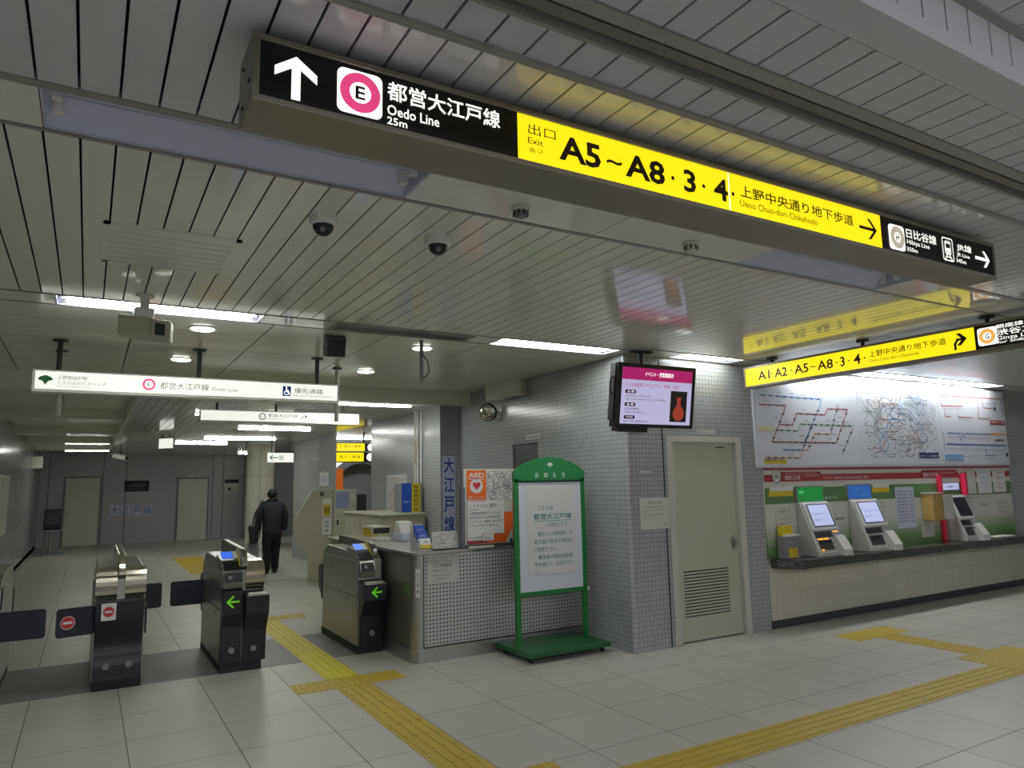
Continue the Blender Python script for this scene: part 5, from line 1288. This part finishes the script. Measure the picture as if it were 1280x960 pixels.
# ================================================================== FAR PASSAGE
t = thing('fare_adjustment_machine', 'tall beige fare adjustment machine with sloped front in the passage', 'fare machine', (3.95, 13.6, 0))
F = Fr((3.15, 13.1, 0), (.968, -.25, 0))
def pf(x, y):
    """pixel -> (u, v) on the face of frame F"""
    a, b = (x - 640) / FPX, -(y - 480) / FPX; d = r_ * a + u_ * b + f_; o = Vector((0, 0, EYE))
    p = o + d * ((F.o - o).dot(F.n) / d.dot(F.n)) - F.o
    return p.dot(F.u), p.dot(F.v)
pr = [pf(*q) for q in ((385, 704), (384, 690), (371, 678), (366, 655), (374, 640), (391, 612), (417, 612))]
ub = pr[-1][0]
MB().prism(F, [(pr[0][0], 0)] + pr[1:] + [(ub, 0)], -.75, 0).build('console', 'beige', t, .008)
ue = pf(446, 612)[0]
MB().fbox(F, ub + .005, ue, 0, pr[-1][1] - .005, -.75, .0).build('side_cabinet', 'beige2', t, .008)
def fq(xa, ya, xb, yb): a, b = pf(xa, ya), pf(xb, yb); return a[0], b[0], b[1], a[1]
MB().fbox(F, *fq(420, 615, 436, 635), 0, .005).build('blue_sheet', mat('pale_blue_sheet', '8f9cc4', .6), t)
pl = MB().fbox(F, *fq(403, 623, 414, 646), 0, .005).build('yellow_notice', 'paper', t)
MB().fbox(F, *fq(404, 631, 413, 645), .005, .007).build('yellow_block', 'yellow', pl)
a = pf(405, 642); MB().text(F, '精算', a[0], a[1], .11, a[0] + .1, .009).build('lettering', 'ink', pl)
wl = MB().fbox(F, *fq(403, 648, 414, 668), 0, .005).build('white_notice', 'paper', t)
mb = MB()
for i, c in enumerate('回数券'): a = pf(405.5, 654 + i * 5.5); mb.text(F, c, a[0], a[1], .05, a[0] + .07, .007)
mb.build('lettering', 'ink', wl)
MB().fbox(F, *fq(438, 616, 443, 624), 0, .005).build('small_label', 'paper', t)
MB().fbox(F, *fq(421, 650, 423, 656), 0, .012).build('latch', 'ink', t)
MB().fbox(F, *fq(400, 615, 405, 620), 0, .005).build('badge', 'inkgrey', t)
t = tag(MB().box(4.62, 4.95, 14.3, 14.9, 0, 1.5).build('dark_kiosk', 'darkgrey', None, .02), 'dark cabinet just behind the beige fare machine', 'cabinet')
# poster and fire box on the tiled pillar
F = FY(15.75)
def gc(x, y): p = px(x, y, 1, 15.74); return p.x, p.z
a, b = gc(399.5, 590.5), gc(410.5, 607)
sheet('wall_notice', 'white sheet with blue print on the tiled square pillar', 'notice', F, a[0], b[0], b[1], a[1], 'paper', .006, [('川', a[0] + .04, b[1] + .06, .16, b[0] - .04)], None, 'blueline')
# arched escalator portal
t = thing('escalator_portal', 'grey arched metal escalator portal in the dim hall beyond the pillar', 'escalator portal', (6.6, 20, 0))
F = FY(20.0); cx = 6.75; Rr = .95
def arch(r, h, n=24): return [(cx - r, 0)] + [(cx - r * math.cos(math.pi * i / n), h - r * 1.15 + r * 1.15 * math.sin(math.pi * i / n)) for i in range(n + 1)] + [(cx + r, 0)]
o_, i_ = arch(1.1, 2.48), arch(.82, 2.3); k = len(o_)
q = [F.p(u, v, n_) for n_ in (0, -2.5) for pts in (o_, i_) for u, v in pts]
fs = []
for i in range(k - 1):
    fs += [(i, i + 1, k + i + 1, k + i), (k + i, k + i + 1, 3 * k + i + 1, 3 * k + i), (i + 1, i, 2 * k + i, 2 * k + i + 1)]
MB().add(q, fs, False).build('arch', mat('portal_metal', '8d9094', .3, .5), t)
MB().poly(F, i_, -.5).build('inner_wall', mat('portal_inner', '8a8c90', .4), t)
MB().box(cx - .80, cx - .62, 19.5, 20.4, 0, 1.0).box(cx + .62, cx + .80, 19.5, 20.4, 0, 1.0).build('balustrade', 'steeldark', t, .03)
tag(MB().box(4.74, 4.98, 16.0, 16.2, 1.5, 2.05).build('light_box', emis('amber_box', 'c9641c', .5), None, .01), 'small amber lit box beside the tiled square pillar', 'light box')
# back wall items
FBK = FY(26.0)
def gb(x, y): p = px(x, y, 1, 25.98); return p.x, p.z
def bq(xa, ya, xb, yb): a, b = gb(xa, ya), gb(xb, yb); return a[0], b[0], min(b[1], 9), a[1]
for k, (xa, ya, xb, hl) in enumerate(((80, 598, 123, 'left'), (222, 599, 258, 'left'))):
    o = struct(bpy.data.objects.new('door_%d' % (k + 3), None)); COL.objects.link(o); ux = gb(xa, 640)[0]; ub = gb(xb, 640)[0]; zt = gb(xa, ya)[1]
    o.location = (ux, 26, 0); ORG[o.name] = Vector((ux, 26, 0))
    MB().box(ux - .05, ub + .05, 25.96, 26, 0, zt + .05).build('door_frame', 'midgrey', o)
    MB().box(ux, ub, 25.93, 25.96, .01, zt).build('door_leaf', 'whitecol' if 0 else 'offwhite', o)
    MB().tube((ux + .07, 25.93, 1.0), (ux + .07, 25.87, 1.0), .03, 10).build('door_handle', 'steel', o)
    lab = ['small white label above the left door of the back wall', 'small white label above the right door of the back wall'][k]
    sheet('label', lab, 'label', FBK, ux + .3, ux + .62, zt + .09, zt + .15, 'paper', .006, [('駅務室', ux + .32, zt + .1, .04, ux + .6)])
u0, u1, v0, v1 = bq(156, 601, 186, 614)
sheet('plaque', 'black plaque with pale text on the back wall', 'plaque', FBK, u0, u1, v0, v1, 'ink', .02, [('上野御徒町駅', u0 + .1, v0 + .13, .12, u1 - .1), ('Ueno-okachimachi Station', u0 + .12, v0 + .05, .05, u1 - .12)], None, 'midgrey')
for i, c in enumerate('大江戸線'):
    xa = 138.5 + i * 13.6; a, b = gb(xa, 631.5), gb(xa + 9.8, 644)
    sheet('character_sheet', 'pale sheet with the blue character %s, %s of four in a row on the back wall' % (c, ['first', 'second', 'third', 'last'][i]), 'sign', FBK, a[0], b[0], b[1], a[1], 'tray', .006, [(c, a[0] + .02, b[1] + .02, a[1] - b[1] - .04, b[0] - .02)], 'blue character sheets', 'blue')
u0, u1, v0, v1 = bq(281, 604, 298, 616)
sheet('wall_notice', 'small white map notice with a black heading at the right of the back wall', 'notice', FBK, u0, u1, v0, v1, 'paperdim', .01, [('↰', u0 + .1, v0 + .05, .15, u0 + .2)])
tag(MB().fbox(FBK, u0, u1, v1, v1 + .12, 0, .012).build('heading_plate', 'ink'), 'black heading plate above the small map notice on the back wall', 'plate')
# seat / stand in the far left corner
t = thing('folding_stand', 'grey metal stand with a black machine on it in the far left corner', 'stand', (-.75, 23.0, 0))
MB().box(-1.15, -.45, 22.75, 23.2, .0, .05).build('base', 'midgrey', t, .01); MB().tube((-.78, 23, .05), (-.78, 23, .62), .035, 12).build('column', 'steel', t)
MB().box(-1.02, -.52, 22.75, 23.25, .62, .66).build('table_top', 'midgrey', t, .01)
t = thing('desk_fan_case', 'black machine resting on the grey metal stand in the far left corner', 'machine', (-.75, 23.0, .66))
MB().prism(Fr((0, 0, 0), (0, 1, 0)), [(22.8, .662), (22.8, .8), (22.95, 1.2), (23.2, 1.2), (23.2, .662)], -.95, -.55).build('case', 'blackmat', t, .03)
MB().box(-.85, -.65, 22.85, 22.95, .95, 1.05).build('panel', 'darkgrey', t)
t.name = 'office_machine'
tag(MB().box(-1.245, -1.0, 21.6, 21.65, 2.25, 2.55).build('flag_sign', 'offwhite', None, .004), 'small pale flag sign on the left tiled wall near the back', 'sign')
t = thing('wall_cabinet', 'pale cabinet recessed along the left tiled wall at the left edge', 'cabinet', (-1.25, 14.5, .1))
MB().box(-1.25, -1.2, 13.2, 15.6, .95, 1.95).build('body', 'offwhite', t); MB().box(-1.205, -1.195, 13.3, 14.3, 1.0, 1.9).build('door', 'whitecol', t); MB().box(-1.205, -1.195, 14.4, 15.5, 1.0, 1.9).build('door', 'whitecol', t)

# ================================================================== THE MAN
def skin(name, m, pts, edges, parent, sub=2):
    """one continuous skinned surface: pts = (x, y, z, rx[, ry])"""
    me = bpy.data.meshes.new(name); org = ORG[parent.name]
    me.from_pydata([Vector(p[:3]) - org for p in pts], edges, []); me.materials.append(M[m])
    o = bpy.data.objects.new(name, me); COL.objects.link(o); o.parent = parent; ORG[o.name] = org
    bm = bmesh.new(); bm.from_mesh(me); L = bm.verts.layers.skin.verify()
    for v, p in zip(bm.verts, pts): v[L].radius = (p[3], p[4] if len(p) > 4 else p[3])
    bm.verts.ensure_lookup_table(); bm.verts[0][L].use_root = True
    bm.to_mesh(me); bm.free()
    s = o.modifiers.new('skin', 'SKIN'); s.use_smooth_shade = True
    b = o.modifiers.new('sub', 'SUBSURF'); b.levels = sub; b.render_levels = sub
    return o
MX, MY = 3.17, 14.75
t = thing('person', 'man seen from behind in a dark jacket and black trousers walking away', 'person', (MX, MY, 0))
V = lambda x, y, z, r, ry=None: (MX + x, MY + y, z, r, ry or r)
body = [V(0, 0, .88, .10, .07), V(0, 0, 1.05, .10, .07), V(0, .0, 1.22, .11, .07), V(0, .015, 1.34, .06, .05), V(0, .03, 1.41, .046), V(0, .06, 1.475, .062, .075), V(0, .07, 1.55, .064, .08),
        V(-.17, 0, 1.30, .045), V(-.225, .01, 1.06, .036), V(-.225, .05, .84, .028), V(-.223, .065, .78, .035, .02),
        V(.17, 0, 1.30, .045), V(.235, .0, 1.06, .036), V(.225, .05, .84, .028), V(.225, .065, .78, .035, .02),
        V(-.085, 0, .80, .065), V(-.09, -.03, .44, .045), V(-.09, -.06, .10, .036), V(-.09, .05, .03, .03, .024),
        V(.085, 0, .80, .065), V(.08, .03, .44, .045), V(.075, .02, .10, .036), V(.08, .14, .03, .03, .024)]
ed = [(0, 1), (1, 2), (2, 3), (3, 4), (4, 5), (5, 6), (2, 7), (7, 8), (8, 9), (9, 10), (2, 11), (11, 12), (12, 13), (13, 14), (0, 15), (15, 16), (16, 17), (17, 18), (0, 19), (19, 20), (20, 21), (21, 22)]
for hb, sg in ((10, 1), (14, -1)):
    hx = -.223 if hb == 10 else .225
    for k, (dy, ln) in enumerate(((-.012, .07), (.0, .082), (.013, .08), (.026, .065))):
        i = len(body); body += [V(hx, .065 + dy, .755, .010), V(hx + sg * .006, .07 + dy, .755 - ln * .5, .009), V(hx + sg * .016, .075 + dy, .755 - ln, .008)]; ed += [(hb, i), (i, i + 1), (i + 1, i + 2)]
    i = len(body); body += [V(hx + sg * .018, .09, .775, .011), V(hx + sg * .026, .10, .735, .009)]; ed += [(hb, i), (i, i + 1)]
skin('body', 'skin', body, ed, t)
for sg in (-1, 1): MB().lathe((MX + sg * .064, MY + .065, 1.515), [(.0, -.006), (.02, -.004), (.022, .006), (0.0, .012)], 12, (sg, .2, 0)).build('ear', 'skin', t)
MB().lathe((MX, MY + .15, 1.495), [(.0, -.008), (.014, 0), (.008, .02), (0, .03)], 10, (0, .3, 1)).build('nose', 'skin', t)
for sg in (-1, 1): MB().lathe((MX + sg * .026, MY + .138, 1.53), [(.0, -.003), (.010, 0), (0, .006)], 10, (0, 1, 0)).build('eye', 'ink', t)
MB().lathe((MX, MY + .136, 1.445), [(.0, -.004), (.02, 0), (0, .006)], 10, (0, 1, 0)).build('mouth', 'darkred', t)
def blob(name, m, c, rx, ry, rz, parent, cut=None):
    mb = MB(); n1, n2 = 14, 20; q = []
    for i in range(n1 + 1):
        a = math.pi * i / n1
        for j in range(n2):
            b = 2 * math.pi * j / n2; q.append((c[0] + rx * math.sin(a) * math.cos(b), c[1] + ry * math.sin(a) * math.sin(b), c[2] + rz * math.cos(a)))
    mb.add(q, [(i * n2 + j, (i + 1) * n2 + j, (i + 1) * n2 + (j + 1) % n2, i * n2 + (j + 1) % n2) for i in range(n1) for j in range(n2)], True)
    return mb.build(name, m, parent)
blob('hair', 'hair', (MX, MY + .03, 1.535), .098, .096, .098, t)
skin('jacket', 'jacket', [V(0, 0, .70, .20, .14), V(0, 0, .80, .205, .14), V(0, 0, 1.0, .195, .135), V(0, 0, 1.2, .20, .13), V(0, .01, 1.34, .165, .105), V(0, .025, 1.41, .10, .085), V(0, .03, 1.45, .082, .075),
                          V(-.19, 0, 1.325, .088), V(-.25, .01, 1.08, .076), V(-.25, .04, .88, .064), V(-.245, .055, .80, .058), V(.19, 0, 1.325, .088), V(.255, .0, 1.08, .076), V(.25, .04, .88, .064), V(.245, .055, .80, .058)],
     [(0, 1), (1, 2), (2, 3), (3, 4), (4, 5), (5, 6), (3, 7), (7, 8), (8, 9), (9, 10), (3, 11), (11, 12), (12, 13), (13, 14)], t)
skin('trousers', 'trouser', [V(0, 0, .90, .15, .11), V(0, 0, .80, .15, .11), V(-.088, 0, .70, .115), V(-.092, -.03, .42, .09), V(-.092, -.06, .12, .078), V(-.092, -.055, .06, .074), V(.088, 0, .70, .115), V(.082, .03, .42, .09), V(.078, .025, .12, .078), V(.078, .03, .06, .074)],
     [(0, 1), (1, 2), (2, 3), (3, 4), (4, 5), (1, 6), (6, 7), (7, 8), (8, 9)], t)
for x, y in ((-.09, -.06), (.08, .02)): skin('shoe', 'bag', [V(x, y - .04, .05, .052, .05), V(x, y + .08, .045, .054, .042), V(x, y + .17, .038, .046, .032)], [(0, 1), (1, 2)], t)
b_ = thing('shoulder_bag', 'black shoulder bag at the left side of the walking man', 'bag', (MX - .27, MY - .05, .7))
FBG = Fr((MX - .335, MY - .05, .60), (.25, 1, 0), (-.12, 0, 1))
MB().prism(FBG, MB().rrect(-.19, .19, 0, .36, .06), -.075, .075).build('bag_body', 'bag', b_, .04)
MB().prism(FBG, MB().rrect(-.18, .18, .16, .38, .05), .06, .095).build('bag_flap', 'blackmat', b_, .02)
MB().path([(MX - .36, MY - .15, .9), (MX - .30, MY - .13, 1.15), (MX - .19, MY - .03, 1.42), (MX - .30, MY + .12, 1.15), (MX - .36, MY + .06, .9)], .016, 8).build('strap', 'bag', b_)
p_ = thing('plastic_bag', 'pale grey shopping bag hanging from the hand of the walking man', 'bag', (MX - .28, MY + .06, .3))
MB().prism(Fr((MX - .33, MY + .06, 0), (1, .2, 0)), [(-.11, .33), (.09, .30), (.10, .58), (.05, .64), (.02, .70), (-.03, .70), (-.07, .64), (-.12, .58)], -.05, .05).build('bag_body', 'plasticbag', p_, .03)
MB().path([(MX - .36, MY + .06, .64), (MX - .30, MY + .06, .76), (MX - .23, MY + .06, .775), (MX - .27, MY + .06, .66)], .008, 6).build('handle', 'plasticbag', p_)
